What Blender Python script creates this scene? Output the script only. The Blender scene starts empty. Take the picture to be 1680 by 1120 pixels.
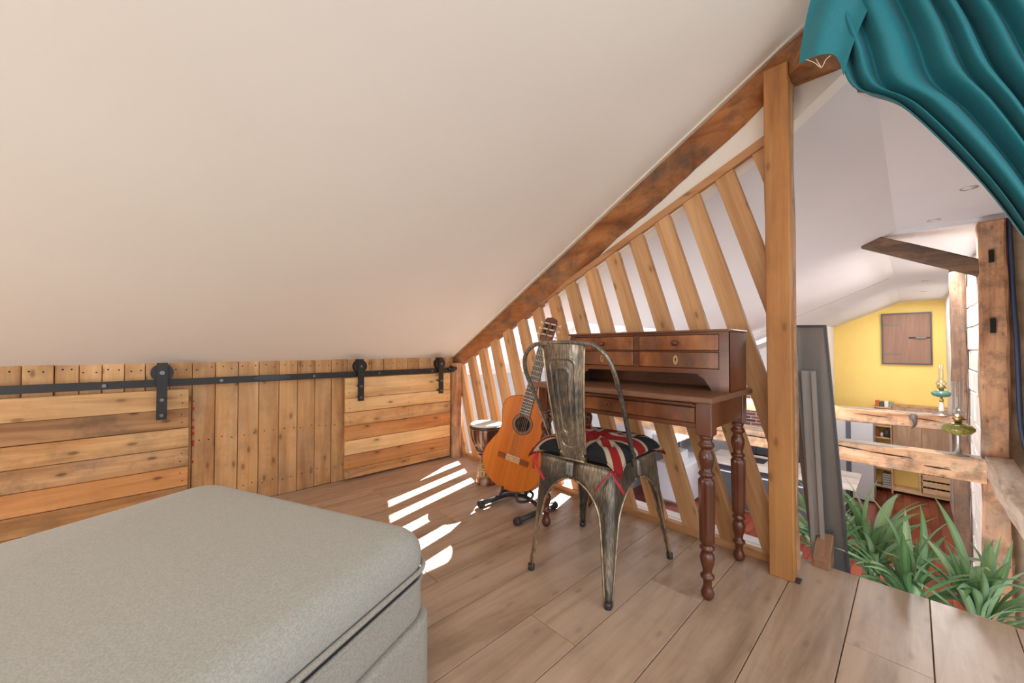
import bpy, bmesh, math, random
from mathutils import Vector, Matrix, noise

SC = bpy.context.scene
COL = SC.collection
PI = math.pi
R = random.Random(7)

# ------------------------------------------------------------------ camera, world, sun, lights, exposure
CAM_Z = 0.88
cam_d = bpy.data.cameras.new('camera')
cam_d.sensor_fit = 'HORIZONTAL'
cam_d.sensor_width = 36.0
cam_d.lens = 622.0 / 1680.0 * 36.0
cam_d.clip_start = 0.02
cam = bpy.data.objects.new('camera', cam_d)
COL.objects.link(cam)
yaw, pit = math.radians(46.6), math.radians(1.03)
Fv = Vector((math.cos(yaw) * math.cos(pit), math.sin(yaw) * math.cos(pit), math.sin(pit)))
cam.location = (0, 0, CAM_Z)
cam.rotation_euler = Fv.to_track_quat('-Z', 'Y').to_euler()
SC.camera = cam

w = bpy.data.worlds.new('world')
SC.world = w
w.use_nodes = True
bg = w.node_tree.nodes['Background']
bg.inputs[0].default_value = (0.88, 0.95, 1.0, 1)
bg.inputs[1].default_value = 2.0

sun_d = bpy.data.lights.new('sun', 'SUN')
sun_d.energy = 60.0
sun_d.angle = math.radians(0.53)
sun_d.color = (1.0, 0.98, 0.95)
sun = bpy.data.objects.new('sun', sun_d)
COL.objects.link(sun)
sun.rotation_euler = Vector((1.0, 0.52, 0.83)).to_track_quat('Z', 'Y').to_euler()


def area(name, loc, target, sx, sy, power, color=(1, 1, 1)):
    d = bpy.data.lights.new(name, 'AREA')
    d.shape = 'RECTANGLE'
    d.size, d.size_y = sx, sy
    d.energy = power
    d.color = color
    o = bpy.data.objects.new(name, d)
    COL.objects.link(o)
    o.location = loc
    dv = Vector(loc) - Vector(target)
    o.rotation_euler = (0, 0, 0) if dv.x == 0 and dv.y == 0 else dv.to_track_quat('Z', 'Y').to_euler()
    return o


area('loft_rear_fill', (-2.2, -1.0, 1.5), (1.2, 1.2, 0.9), 1.6, 1.2, 34, (1.0, 0.94, 0.87))  # added fill from behind the camera; no window is built there
area('loft_side_fill', (-2.25, 1.2, 0.55), (1.3, 2.3, 0.75), 0.9, 0.6, 24, (1.0, 0.93, 0.85))  # second added fill, low at the left, brightens knee wall and ceiling
area('lower_room_fill', (6.4, -0.2, 1.86), (6.4, -0.2, -2.3), 2.6, 0.4, 80, (1.0, 0.98, 0.97))  # unseen fill under the flat ceiling; the recessed downlights do not emit
area('lower_room_fill', (10.4, -0.1, 1.86), (10.4, -0.1, -2.3), 2.4, 0.4, 45, (1.0, 0.98, 0.95))  # another unseen ceiling fill, towards the yellow wall
area('lower_upward_fill', (2.7, 0.9, -1.2), (6.5, 0.9, 1.5), 1.6, 1.2, 85, (0.96, 0.98, 1.0))  # added below the loft floor to lift the roof slope; not a window
area('kitchen_fill', (6.5, 2.2, 0.4), (9.0, 1.6, -2.0), 1.2, 0.8, 70, (1.0, 0.98, 0.96))  # added fill aimed at the kitchen; no fitting is modelled

vs = SC.view_settings
SC.display_settings.display_device = 'sRGB'
vs.view_transform = 'Standard'
vs.look = 'None'
vs.exposure = 0.0
vs.gamma = 1.0
vs.use_curve_mapping = False
try:
    SC.cycles.max_bounces = 10
    SC.cycles.diffuse_bounces = 6
    SC.cycles.transparent_max_bounces = 12
    SC.cycles.caustics_reflective = False
    SC.cycles.caustics_refractive = False
    SC.cycles.sample_clamp_indirect = 6.0
    SC.cycles.use_denoising = True
except Exception:
    pass


# ------------------------------------------------------------------ materials
def rgb(r, g, b):
    f = lambda c: (c / 255.0) / 12.92 if c <= 10 else ((c / 255.0 + 0.055) / 1.055) ** 2.4
    return (f(r), f(g), f(b), 1.0)


def new_mat(name):
    m = bpy.data.materials.new(name)
    m.use_nodes = True
    nt = m.node_tree
    return m, nt, nt.nodes['Principled BSDF']


def N(nt, t, **kw):
    n = nt.nodes.new(t)
    for k, v in kw.items():
        setattr(n, k, v)
    return n


def ramp(nt, fac, stops):
    r = N(nt, 'ShaderNodeValToRGB')
    cr = r.color_ramp
    while len(cr.elements) > 1:
        cr.elements.remove(cr.elements[-1])
    cr.elements[0].position, cr.elements[0].color = stops[0]
    for p, c in stops[1:]:
        e = cr.elements.new(p)
        e.color = c
    nt.links.new(fac, r.inputs[0])
    return r.outputs[0]


def mix(nt, mode, fac, a, b):
    m = N(nt, 'ShaderNodeMix', data_type='RGBA', blend_type=mode)
    for sock, v in ((m.inputs[0], fac), (m.inputs[6], a), (m.inputs[7], b)):
        if hasattr(v, 'is_linked') or isinstance(v, bpy.types.NodeSocket):
            nt.links.new(v, sock)
        else:
            sock.default_value = v
    return m.outputs[2]


def bump(nt, bsdf, height, strength=0.2, dist=0.01):
    b = N(nt, 'ShaderNodeBump')
    b.inputs['Strength'].default_value = strength
    b.inputs['Distance'].default_value = dist
    nt.links.new(height, b.inputs['Height'])
    nt.links.new(b.outputs[0], bsdf.inputs['Normal'])


def plain(name, col, rough=0.6, metal=0.0, var=0.06, scale=8.0, bumps=0.0, spec=0.5):
    m, nt, b = new_mat(name)
    tc = N(nt, 'ShaderNodeTexCoord')
    n = N(nt, 'ShaderNodeTexNoise')
    n.inputs['Scale'].default_value = scale
    n.inputs['Detail'].default_value = 4
    nt.links.new(tc.outputs['Object'], n.inputs['Vector'])
    lo = tuple(c * (1 - var) for c in col[:3]) + (1,)
    hi = tuple(min(1, c * (1 + var)) for c in col[:3]) + (1,)
    nt.links.new(ramp(nt, n.outputs[0], [(0.3, lo), (0.7, hi)]), b.inputs['Base Color'])
    b.inputs['Roughness'].default_value = rough
    b.inputs['Metallic'].default_value = metal
    b.inputs['Specular IOR Level'].default_value = spec
    if bumps:
        bump(nt, b, n.outputs[0], bumps, 0.004)
    return m


def wood(name, dark, mid, light, axis='X', rough=0.6, grain=14.0, knots=0.6, var=0.25, bstr=0.15,
         aged=0.0, rot=0.0, spec=0.4, seam=1.0, along=1.0):
    """grain runs along axis of the object's own coordinates"""
    m, nt, b = new_mat(name)
    tc = N(nt, 'ShaderNodeTexCoord')
    oi = N(nt, 'ShaderNodeObjectInfo')
    mul = N(nt, 'ShaderNodeMath', operation='MULTIPLY')
    mul.inputs[1].default_value = 37.0
    nt.links.new(oi.outputs['Random'], mul.inputs[0])
    add = N(nt, 'ShaderNodeVectorMath', operation='ADD')
    nt.links.new(tc.outputs['Object'], add.inputs[0])
    comb = N(nt, 'ShaderNodeCombineXYZ')
    for i in range(3):
        nt.links.new(mul.outputs[0], comb.inputs[i])
    m1 = N(nt, 'ShaderNodeMapping')
    m1.inputs['Rotation'].default_value = (rot, 0, 0)
    nt.links.new(tc.outputs['Object'], m1.inputs[0])
    nt.links.new(m1.outputs[0], add.inputs[0])
    nt.links.new(comb.outputs[0], add.inputs[1])
    m2 = N(nt, 'ShaderNodeMapping')
    g = grain
    sc = {'X': (along, g, g), 'Y': (g, along, g), 'Z': (g, g, along)}[axis]
    m2.inputs['Scale'].default_value = sc
    nt.links.new(add.outputs[0], m2.inputs[0])
    # broad figure
    n1 = N(nt, 'ShaderNodeTexNoise')
    n1.inputs['Scale'].default_value = 1.1
    n1.inputs['Detail'].default_value = 9
    n1.inputs['Roughness'].default_value = 0.62
    n1.inputs['Distortion'].default_value = 0.7
    nt.links.new(m2.outputs[0], n1.inputs['Vector'])
    # fine fibres
    m3 = N(nt, 'ShaderNodeMapping')
    m3.inputs['Scale'].default_value = tuple(s * (9 if s != along else 1.5) for s in sc)
    nt.links.new(add.outputs[0], m3.inputs[0])
    n2 = N(nt, 'ShaderNodeTexNoise')
    n2.inputs['Scale'].default_value = 1.0
    n2.inputs['Detail'].default_value = 6
    nt.links.new(m3.outputs[0], n2.inputs['Vector'])
    col = ramp(nt, n1.outputs[0], [(0.28, dark), (0.48, mid), (0.72, light)])
    fib = ramp(nt, n2.outputs[0], [(0.3, (0.78, 0.78, 0.78, 1)), (0.62, (1, 1, 1, 1))])
    col = mix(nt, 'MULTIPLY', 0.5, col, fib)
    wv = N(nt, 'ShaderNodeTexWave', wave_type='BANDS', bands_direction='DIAGONAL', wave_profile='SAW')
    wv.inputs['Scale'].default_value = 0.55
    wv.inputs['Distortion'].default_value = 7.0
    wv.inputs['Detail'].default_value = 2.0
    wv.inputs['Detail Scale'].default_value = 0.6
    nt.links.new(m2.outputs[0], wv.inputs['Vector'])
    rings = ramp(nt, wv.outputs[0], [(0.0, (0.80, 0.77, 0.74, 1)), (0.25, (1, 1, 1, 1)), (1.0, (0.93, 0.92, 0.91, 1))])
    col = mix(nt, 'MULTIPLY', 0.6, col, rings)
    if knots > 0:
        sx_ = N(nt, 'ShaderNodeSeparateXYZ')
        nt.links.new(add.outputs[0], sx_.inputs[0])
        ia = 'XYZ'.index(axis)
        oth = [q_ for q_ in range(3) if q_ != ia]
        sm_ = N(nt, 'ShaderNodeMath', operation='ADD')
        nt.links.new(sx_.outputs[oth[0]], sm_.inputs[0])
        nt.links.new(sx_.outputs[oth[1]], sm_.inputs[1])
        ck = N(nt, 'ShaderNodeCombineXYZ')
        nt.links.new(sx_.outputs[ia], ck.inputs[0])
        nt.links.new(sm_.outputs[0], ck.inputs[1])
        mk = N(nt, 'ShaderNodeMapping')
        mk.inputs['Scale'].default_value = (3.4, 8.0, 1.0)
        nt.links.new(ck.outputs[0], mk.inputs[0])
        vo = N(nt, 'ShaderNodeTexVoronoi', voronoi_dimensions='2D')
        vo.inputs['Scale'].default_value = 1.0
        vo.inputs['Randomness'].default_value = 1.0
        nt.links.new(mk.outputs[0], vo.inputs['Vector'])
        kf = ramp(nt, vo.outputs['Distance'], [(0.0, (1, 1, 1, 1)), (0.045, (0.8, 0.8, 0.8, 1)), (0.075, (0.18, 0.18, 0.18, 1)), (0.17, (0, 0, 0, 1))])
        mf = N(nt, 'ShaderNodeMath', operation='MULTIPLY')
        mf.inputs[1].default_value = knots
        nt.links.new(kf, mf.inputs[0])
        kc = tuple(c * 0.42 for c in dark[:3]) + (1,)
        col = mix(nt, 'MIX', mf.outputs[0], col, kc)
    if aged > 0:
        ng = N(nt, 'ShaderNodeTexNoise')
        ng.inputs['Scale'].default_value = 2.4
        ng.inputs['Detail'].default_value = 6
        mg = N(nt, 'ShaderNodeMapping')
        mg.inputs['Scale'].default_value = tuple(1.0 if q_ == along else 3.0 for q_ in sc)
        nt.links.new(add.outputs[0], mg.inputs[0])
        nt.links.new(mg.outputs[0], ng.inputs['Vector'])
        gf = ramp(nt, ng.outputs[0], [(0.5, (0, 0, 0, 1)), (0.72, (1, 1, 1, 1))])
        gm = N(nt, 'ShaderNodeMath', operation='MULTIPLY')
        gm.inputs[1].default_value = min(0.75, aged * 1.3)
        nt.links.new(gf, gm.inputs[0])
        gy = sum(mid[:3]) / 3 * 0.62
        col = mix(nt, 'MIX', gm.outputs[0], col, (gy * 1.12, gy, gy * 0.86, 1))
        na = N(nt, 'ShaderNodeTexNoise')
        na.inputs['Scale'].default_value = 6.0
        na.inputs['Detail'].default_value = 8
        na.inputs['Roughness'].default_value = 0.7
        nt.links.new(add.outputs[0], na.inputs['Vector'])
        af = ramp(nt, na.outputs[0], [(0.47, (0, 0, 0, 1)), (0.63, (1, 1, 1, 1))])
        ma = N(nt, 'ShaderNodeMath', operation='MULTIPLY')
        ma.inputs[1].default_value = aged
        nt.links.new(af, ma.inputs[0])
        col = mix(nt, 'MIX', ma.outputs[0], col, (0.075, 0.055, 0.042, 1))
    if var > 0:
        mr = N(nt, 'ShaderNodeMapRange')
        mr.inputs[3].default_value = 1 - var
        mr.inputs[4].default_value = 1 + var * 0.5
        nt.links.new(oi.outputs['Random'], mr.inputs[0])
        hv = N(nt, 'ShaderNodeHueSaturation')
        nt.links.new(mr.outputs[0], hv.inputs['Value'])
        nt.links.new(col, hv.inputs['Color'])
        col = hv.outputs[0]
    nt.links.new(col, b.inputs['Base Color'])
    b.inputs['Roughness'].default_value = rough
    b.inputs['Specular IOR Level'].default_value = spec
    bump(nt, b, n2.outputs[0] if aged == 0 else n1.outputs[0], bstr, 0.003)
    return m


def island_mat(name, c1, c2, c3, rough, noise_scale=20):
    m, nt, b = new_mat(name)
    ge = N(nt, 'ShaderNodeNewGeometry')
    col = ramp(nt, ge.outputs['Random Per Island'], [(0.0, c1), (0.5, c2), (1.0, c3)])
    tc = N(nt, 'ShaderNodeTexCoord')
    n = N(nt, 'ShaderNodeTexNoise')
    n.inputs['Scale'].default_value = noise_scale
    nt.links.new(tc.outputs['Object'], n.inputs['Vector'])
    f = ramp(nt, n.outputs[0], [(0.3, (0.75, 0.75, 0.75, 1)), (0.7, (1, 1, 1, 1))])
    nt.links.new(mix(nt, 'MULTIPLY', 0.6, col, f), b.inputs['Base Color'])
    b.inputs['Roughness'].default_value = rough
    return m


M = {}
M['plaster'] = plain('warm_plaster', (0.80, 0.745, 0.68, 1), 0.85, var=0.02, scale=1.5, bumps=0.05)
M['plaster_trim'] = plain('plaster_trim', rgb(226, 216, 200), 0.6, var=0.02)
M['white_plaster'] = plain('white_plaster', (0.70, 0.69, 0.71, 1), 0.85, var=0.02, scale=1.0, bumps=0.05)
M['grey_wall'] = plain('grey_wall', (0.42, 0.44, 0.49, 1), 0.8, var=0.03)
M['pine_v'] = wood('pine_board_upright', rgb(176, 122, 76), rgb(215, 165, 112), rgb(232, 188, 138), 'Z', 0.6, 10, 0.8, 0.16, 0.2, aged=0.22)
M['pine_h'] = wood('pine_board_level', rgb(160, 106, 62), rgb(208, 155, 100), rgb(235, 193, 140), 'X', 0.6, 11, 0.8, 0.22, 0.25, aged=0.32)
M['pine_pale'] = wood('pine_board_pale', rgb(196, 146, 92), rgb(230, 184, 128), rgb(242, 208, 158), 'X', 0.6, 11, 0.9, 0.1, 0.2, aged=0.12)
M['pine_grey'] = wood('reclaimed_board', rgb(138, 96, 62), rgb(186, 140, 96), rgb(214, 172, 128), 'X', 0.65, 11, 0.9, 0.15, 0.3, aged=0.5)
M['pine_red'] = wood('orange_pine_board', rgb(160, 96, 48), rgb(206, 140, 82), rgb(226, 168, 110), 'X', 0.6, 11, 0.9, 0.1, 0.2, aged=0.15)
M['slat'] = wood('slat_pine', rgb(178, 128, 84), rgb(205, 156, 108), rgb(220, 176, 130), 'Z', 0.5, 12, 0.75, 0.12, 0.12, rot=math.atan(0.31))
M['rail'] = wood('rail_pine', rgb(162, 110, 70), rgb(192, 140, 94), rgb(210, 162, 116), 'Y', 0.5, 12, 0.6, 0.1, 0.12)
M['post'] = wood('post_timber', rgb(148, 92, 46), rgb(180, 122, 68), rgb(202, 146, 88), 'Z', 0.55, 9, 0.6, 0.05, 0.2, aged=0.12)
M['rafter'] = wood('rafter_timber', rgb(112, 62, 32), rgb(166, 104, 58), rgb(196, 136, 84), 'Y', 0.65, 9, 0.4, 0.1, 0.9, aged=0.62)
M['old_y'] = wood('old_oak_cross', rgb(150, 100, 70), rgb(214, 164, 124), rgb(236, 198, 162), 'Y', 0.8, 9, 0.7, 0.1, 0.8, aged=0.55)
M['grey_top'] = wood('weathered_grey_oak', rgb(120, 108, 100), rgb(158, 144, 134), rgb(184, 172, 160), 'Y', 0.85, 9, 0.3, 0.05, 0.5, aged=0.3)
M['old_z'] = wood('old_oak_upright', rgb(140, 94, 66), rgb(196, 146, 108), rgb(220, 176, 138), 'Z', 0.8, 9, 0.6, 0.1, 0.8, aged=0.55)
M['old_x'] = wood('old_oak_pale', rgb(160, 130, 108), rgb(205, 182, 160), rgb(228, 212, 195), 'X', 0.8, 9, 0.5, 0.1, 0.6, aged=0.25)
M['old_dark_z'] = wood('old_oak_dark_upright', rgb(84, 64, 52), rgb(132, 102, 82), rgb(166, 130, 104), 'Z', 0.8, 9, 0.4, 0.1, 0.8, aged=0.5)
M['old_dark'] = wood('old_oak_dark', rgb(70, 56, 48), rgb(112, 88, 72), rgb(150, 116, 90), 'Y', 0.8, 9, 0.4, 0.1, 0.8, aged=0.6)
M['floor'] = wood('oak_laminate', rgb(150, 124, 102), rgb(192, 164, 140), rgb(212, 186, 164), 'X', 0.36, 7, 0.35, 0.1, 0.06, aged=0.12, spec=0.5)
M['mahog'] = wood('mahogany', rgb(56, 28, 18), rgb(98, 52, 34), rgb(126, 72, 46), 'Z', 0.22, 7, 0.0, 0.08, 0.05, aged=0.12, spec=0.6)
M['mahog_y'] = wood('mahogany_level', rgb(62, 32, 20), rgb(108, 58, 36), rgb(138, 80, 48), 'Y', 0.25, 6, 0.0, 0.1, 0.05, aged=0.15, spec=0.6)
M['flame'] = wood('mahogany_flame_veneer', rgb(62, 32, 18), rgb(138, 76, 38), rgb(188, 120, 62), 'Z', 0.25, 5, 0.0, 0.1, 0.03, aged=0.35, spec=0.6, along=3.0)
M['desk_top'] = wood('worn_desk_top', rgb(92, 58, 40), rgb(128, 88, 66), rgb(150, 112, 88), 'Y', 0.35, 6, 0.0, 0.05, 0.08, aged=0.3)
M['black'] = plain('black_steel', (0.028, 0.026, 0.026, 1), 0.45, metal=0.3, var=0.2)
M['black_plastic'] = plain('black_rubber', (0.035, 0.036, 0.042, 1), 0.4, var=0.2)
M['dark_hole'] = plain('dark_hole', (0.01, 0.008, 0.007, 1), 0.9)
M['screw'] = plain('screw_steel', (0.18, 0.17, 0.16, 1), 0.35, metal=0.9)
M['steel'] = plain('brushed_steel_sheet', (0.25, 0.24, 0.235, 1), 0.4, metal=0.7, var=0.12, scale=3)
M['steel_light'] = plain('pale_steel', (0.42, 0.40, 0.39, 1), 0.4, metal=0.5, var=0.08, scale=3)
M['bronze'] = None
M['red_cloth'] = plain('red_ribbon', (0.50, 0.02, 0.03, 1), 0.7)
M['yellow'] = plain('yellow_paint', rgb(238, 208, 122), 0.7, var=0.04, scale=1.5)
M['brass'] = plain('old_brass', (0.45, 0.30, 0.12, 1), 0.35, metal=0.9, var=0.2, scale=30)
M['nickel'] = plain('dull_nickel', (0.5, 0.48, 0.44, 1), 0.35, metal=0.8, var=0.2, scale=40)
M['ceramic'] = plain('marbled_ceramic', rgb(226, 214, 205), 0.35, var=0.2, scale=60)
M['green_enamel'] = plain('green_enamel', rgb(78, 120, 108), 0.25, var=0.25, scale=40)
M['cab'] = wood('cupboard_oak', rgb(150, 116, 88), rgb(184, 148, 118), rgb(202, 170, 140), 'Z', 0.6, 8, 0.1, 0.08, 0.05)
M['crate'] = wood('crate_pine', rgb(196, 156, 112), rgb(220, 182, 140), rgb(235, 204, 165), 'Y', 0.6, 8, 0.2, 0.08, 0.05)
M['shutter'] = wood('shutter_wood', rgb(140, 108, 92), rgb(150, 117, 100), rgb(158, 125, 108), 'Z', 0.6, 10, 0.0, 0.05, 0.05)
M['counter'] = wood('greyed_worktop', rgb(150, 138, 132), rgb(190, 180, 174), rgb(214, 206, 200), 'Y', 0.4, 9, 0.1, 0.1, 0.05)
M['anthracite'] = plain('anthracite_door', rgb(74, 76, 84), 0.4, var=0.05)
M['white_lacquer'] = plain('white_lacquer', rgb(218, 220, 230), 0.35, var=0.02)
M['grey_panel'] = plain('grey_panel', rgb(176, 172, 172), 0.35, metal=0.2, var=0.06, scale=1.5)
M['parquet'] = island_mat('red_parquet', rgb(98, 40, 26), rgb(126, 56, 38), rgb(146, 72, 50), 0.28)
M['brick'] = island_mat('brick', rgb(84, 58, 56), rgb(128, 78, 68), rgb(158, 104, 88), 0.85)
M['mortar'] = plain('mortar', rgb(206, 198, 194), 0.9, var=0.08, scale=20)
M['limestone'] = plain('whitewashed_stone', rgb(226, 218, 208), 0.9, var=0.12, scale=7, bumps=0.6)
M['rough_stone'] = plain('brown_stone', rgb(176, 154, 130), 0.95, var=0.35, scale=6, bumps=0.9)
M['sill_white'] = plain('white_painted_board', rgb(222, 220, 222), 0.4, var=0.04, scale=6)
M['blue_hose'] = plain('blue_black_cable', rgb(48, 60, 84), 0.4, var=0.1)
M['pot'] = plain('planter_grey', rgb(96, 90, 86), 0.8, var=0.1)
M['soil'] = plain('soil', rgb(60, 44, 34), 0.95, var=0.3, scale=40)
M['cord_white'] = plain('white_thread', rgb(226, 214, 196), 0.8)
M['red_paint'] = plain('red_paint', rgb(200, 60, 44), 0.7)
M['navy'] = plain('navy_fabric', rgb(44, 52, 82), 0.8)
M['sky_item'] = plain('pale_blue_books', rgb(150, 170, 200), 0.7)
M['orange'] = plain('orange_pack', rgb(190, 96, 40), 0.6, var=0.3, scale=30)


def make_bronze():
    m, nt, b = new_mat('brushed_bronze_steel')
    tc = N(nt, 'ShaderNodeTexCoord')
    mp = N(nt, 'ShaderNodeMapping')
    mp.inputs['Scale'].default_value = (240, 240, 16)
    nt.links.new(tc.outputs['Object'], mp.inputs[0])
    n = N(nt, 'ShaderNodeTexNoise')
    n.inputs['Scale'].default_value = 1.0
    n.inputs['Detail'].default_value = 5
    nt.links.new(mp.outputs[0], n.inputs['Vector'])
    n2 = N(nt, 'ShaderNodeTexNoise')
    n2.inputs['Scale'].default_value = 7.0
    n2.inputs['Detail'].default_value = 6
    nt.links.new(tc.outputs['Object'], n2.inputs['Vector'])
    a = N(nt, 'ShaderNodeMath', operation='ADD')
    nt.links.new(n.outputs[0], a.inputs[0])
    nt.links.new(n2.outputs[0], a.inputs[1])
    h = N(nt, 'ShaderNodeMath', operation='MULTIPLY')
    h.inputs[1].default_value = 0.5
    nt.links.new(a.outputs[0], h.inputs[0])
    c = ramp(nt, h.outputs[0], [(0.36, (0.06, 0.062, 0.066, 1)), (0.50, (0.17, 0.155, 0.135, 1)), (0.66, (0.46, 0.38, 0.27, 1))])
    nt.links.new(c, b.inputs['Base Color'])
    b.inputs['Metallic'].default_value = 0.75
    b.inputs['Roughness'].default_value = 0.33
    bump(nt, b, n.outputs[0], 0.08, 0.001)
    return m


M['bronze'] = make_bronze()
M['bronze_edge'] = plain('pale_bronze_edge', (0.42, 0.33, 0.22, 1), 0.3, metal=0.85, var=0.4, scale=40)  # rolled edges get a lighter, more golden bronze than the sheet


def glassy(name, tint, gloss=0.08, rough=0.03):
    m, nt, b = new_mat(name)
    nt.nodes.remove(b)
    out = nt.nodes['Material Output']
    t = N(nt, 'ShaderNodeBsdfTransparent')
    t.inputs[0].default_value = tint
    g = N(nt, 'ShaderNodeBsdfGlossy')
    g.inputs['Roughness'].default_value = rough
    lw = N(nt, 'ShaderNodeLayerWeight')
    lw.inputs[0].default_value = 0.25
    mr = N(nt, 'ShaderNodeMapRange')
    mr.inputs[3].default_value = gloss
    mr.inputs[4].default_value = 0.7
    nt.links.new(lw.outputs['Facing'], mr.inputs[0])
    mx = N(nt, 'ShaderNodeMixShader')
    nt.links.new(mr.outputs[0], mx.inputs[0])
    nt.links.new(t.outputs[0], mx.inputs[1])
    nt.links.new(g.outputs[0], mx.inputs[2])
    nt.links.new(mx.outputs[0], out.inputs[0])
    return m


M['glass'] = glassy('clear_glass', (0.93, 0.95, 0.94, 1), 0.2, 0.12)
M['pane'] = glassy('window_glass', (0.96, 0.98, 1, 1), 0.03)
M['green_glass'] = plain('olive_glass', rgb(128, 122, 58), 0.12, var=0.4, scale=50)


def fabric(name, c1, c2, scale, rough=0.95, sheen=0.2, bst=0.3):
    m, nt, b = new_mat(name)
    tc = N(nt, 'ShaderNodeTexCoord')
    v = N(nt, 'ShaderNodeTexVoronoi')
    v.inputs['Scale'].default_value = scale
    nt.links.new(tc.outputs['Object'], v.inputs['Vector'])
    n = N(nt, 'ShaderNodeTexNoise')
    n.inputs['Scale'].default_value = scale * 0.7
    n.inputs['Detail'].default_value = 3
    nt.links.new(tc.outputs['Object'], n.inputs['Vector'])
    a = mix(nt, 'MIX', 0.5, v.outputs['Color'], n.outputs[0])
    bw = N(nt, 'ShaderNodeRGBToBW')
    nt.links.new(a, bw.inputs[0])
    nt.links.new(ramp(nt, bw.outputs[0], [(0.35, c1), (0.65, c2)]), b.inputs['Base Color'])
    b.inputs['Roughness'].default_value = rough
    b.inputs['Sheen Weight'].default_value = sheen
    bump(nt, b, bw.outputs[0], bst, 0.002)
    return m


M['sofa'] = fabric('grey_beige_weave', rgb(160, 159, 152), rgb(177, 176, 169), 420)
M['sofa_side'] = fabric('grey_side_weave', rgb(152, 147, 138), rgb(172, 168, 160), 420)
M['teal'] = fabric('teal_curtain_cloth', rgb(12, 112, 126), rgb(22, 128, 142), 700, 0.5, 0.12, 0.05)


# ------------------------------------------------------------------ mesh helpers
def bm_new():
    return bmesh.new()


def add_box(bm, x0, x1, y0, y1, z0, z1, mi=0):
    v = [bm.verts.new(p) for p in ((x0, y0, z0), (x1, y0, z0), (x1, y1, z0), (x0, y1, z0),
                                   (x0, y0, z1), (x1, y0, z1), (x1, y1, z1), (x0, y1, z1))]
    for f in ((0, 3, 2, 1), (4, 5, 6, 7), (0, 1, 5, 4), (1, 2, 6, 5), (2, 3, 7, 6), (3, 0, 4, 7)):
        fc = bm.faces.new([v[i] for i in f])
        fc.material_index = mi
    return v


def bevel_all(bm, w, seg=1):
    bmesh.ops.bevel(bm, geom=list(bm.edges) + list(bm.verts), offset=w, segments=seg, affect='EDGES', profile=0.5)


def bbox(x0, x1, y0, y1, z0, z1, bev=0.002, seg=1):
    bm = bm_new()
    add_box(bm, x0, x1, y0, y1, z0, z1)
    if bev:
        bevel_all(bm, bev, seg)
    return bm


def prism(bm, poly, plane, a, b, mi=0):
    """poly: 2-D outline; plane 'YZ' extrudes along X from a to b, 'XY' along Z, 'XZ' along Y"""
    def P(p, t):
        return {'YZ': (t, p[0], p[1]), 'XY': (p[0], p[1], t), 'XZ': (p[0], t, p[1])}[plane]
    va = [bm.verts.new(P(p, a)) for p in poly]
    vb = [bm.verts.new(P(p, b)) for p in poly]
    n = len(poly)
    fs = [bm.faces.new(va), bm.faces.new(vb[::-1])]
    for i in range(n):
        fs.append(bm.faces.new((va[i], vb[i], vb[(i + 1) % n], va[(i + 1) % n])))
    for f in fs:
        f.material_index = mi
    return fs


def frames(pts):
    pts = [Vector(p) for p in pts]
    out = []
    up = None
    for i, p in enumerate(pts):
        t = (pts[min(i + 1, len(pts) - 1)] - pts[max(i - 1, 0)]).normalized()
        if up is None:
            up = Vector((0, 0, 1)) if abs(t.z) < 0.9 else Vector((1, 0, 0))
        s = t.cross(up).normalized()
        up = s.cross(t).normalized()
        out.append((p, s, up))
    return out


def tube(bm, pts, r, seg=10, cap=True, mi=0, flat=1.0):
    fr = frames(pts)
    rings = []
    for i, (p, s, u) in enumerate(fr):
        rr = r[i] if isinstance(r, (list, tuple)) else r
        rings.append([bm.verts.new(p + s * (rr * math.cos(2 * PI * k / seg)) + u * (rr * flat * math.sin(2 * PI * k / seg))) for k in range(seg)])
    for a, b in zip(rings, rings[1:]):
        for k in range(seg):
            f = bm.faces.new((a[k], a[(k + 1) % seg], b[(k + 1) % seg], b[k]))
            f.smooth = True
            f.material_index = mi
    if cap:
        bm.faces.new(rings[0][::-1]).material_index = mi
        bm.faces.new(rings[-1]).material_index = mi


def smooth_path(pts, n=6):
    """Catmull-Rom through the points"""
    P = [Vector(p) for p in pts]
    P = [P[0] * 2 - P[1]] + P + [P[-1] * 2 - P[-2]]
    out = []
    for i in range(1, len(P) - 2):
        p0, p1, p2, p3 = P[i - 1:i + 3]
        for k in range(n):
            t = k / n
            out.append(0.5 * ((2 * p1) + (p2 - p0) * t + (2 * p0 - 5 * p1 + 4 * p2 - p3) * t * t + (3 * p1 - p0 - 3 * p2 + p3) * t ** 3))
    out.append(P[-2])
    return out


def lathe(bm, prof, cx=0, cy=0, cz=0, seg=20, mi=0, flute=0, fr=None):
    """prof: (radius, z) pairs. flute: number of flutes within z range fr"""
    rings = []
    for r, z in prof:
        ring = []
        for k in range(seg):
            a = 2 * PI * k / seg
            rr = r
            if flute and fr and fr[0] <= z <= fr[1]:
                rr = r * (1 - 0.13 * (0.5 + 0.5 * math.cos(a * flute)))
            ring.append(bm.verts.new((cx + rr * math.cos(a), cy + rr * math.sin(a), cz + z)))
        rings.append(ring)
    for a, b in zip(rings, rings[1:]):
        for k in range(seg):
            f = bm.faces.new((a[k], a[(k + 1) % seg], b[(k + 1) % seg], b[k]))
            f.smooth = True
            f.material_index = mi
    bm.faces.new(rings[0][::-1]).material_index = mi
    bm.faces.new(rings[-1]).material_index = mi


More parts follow.
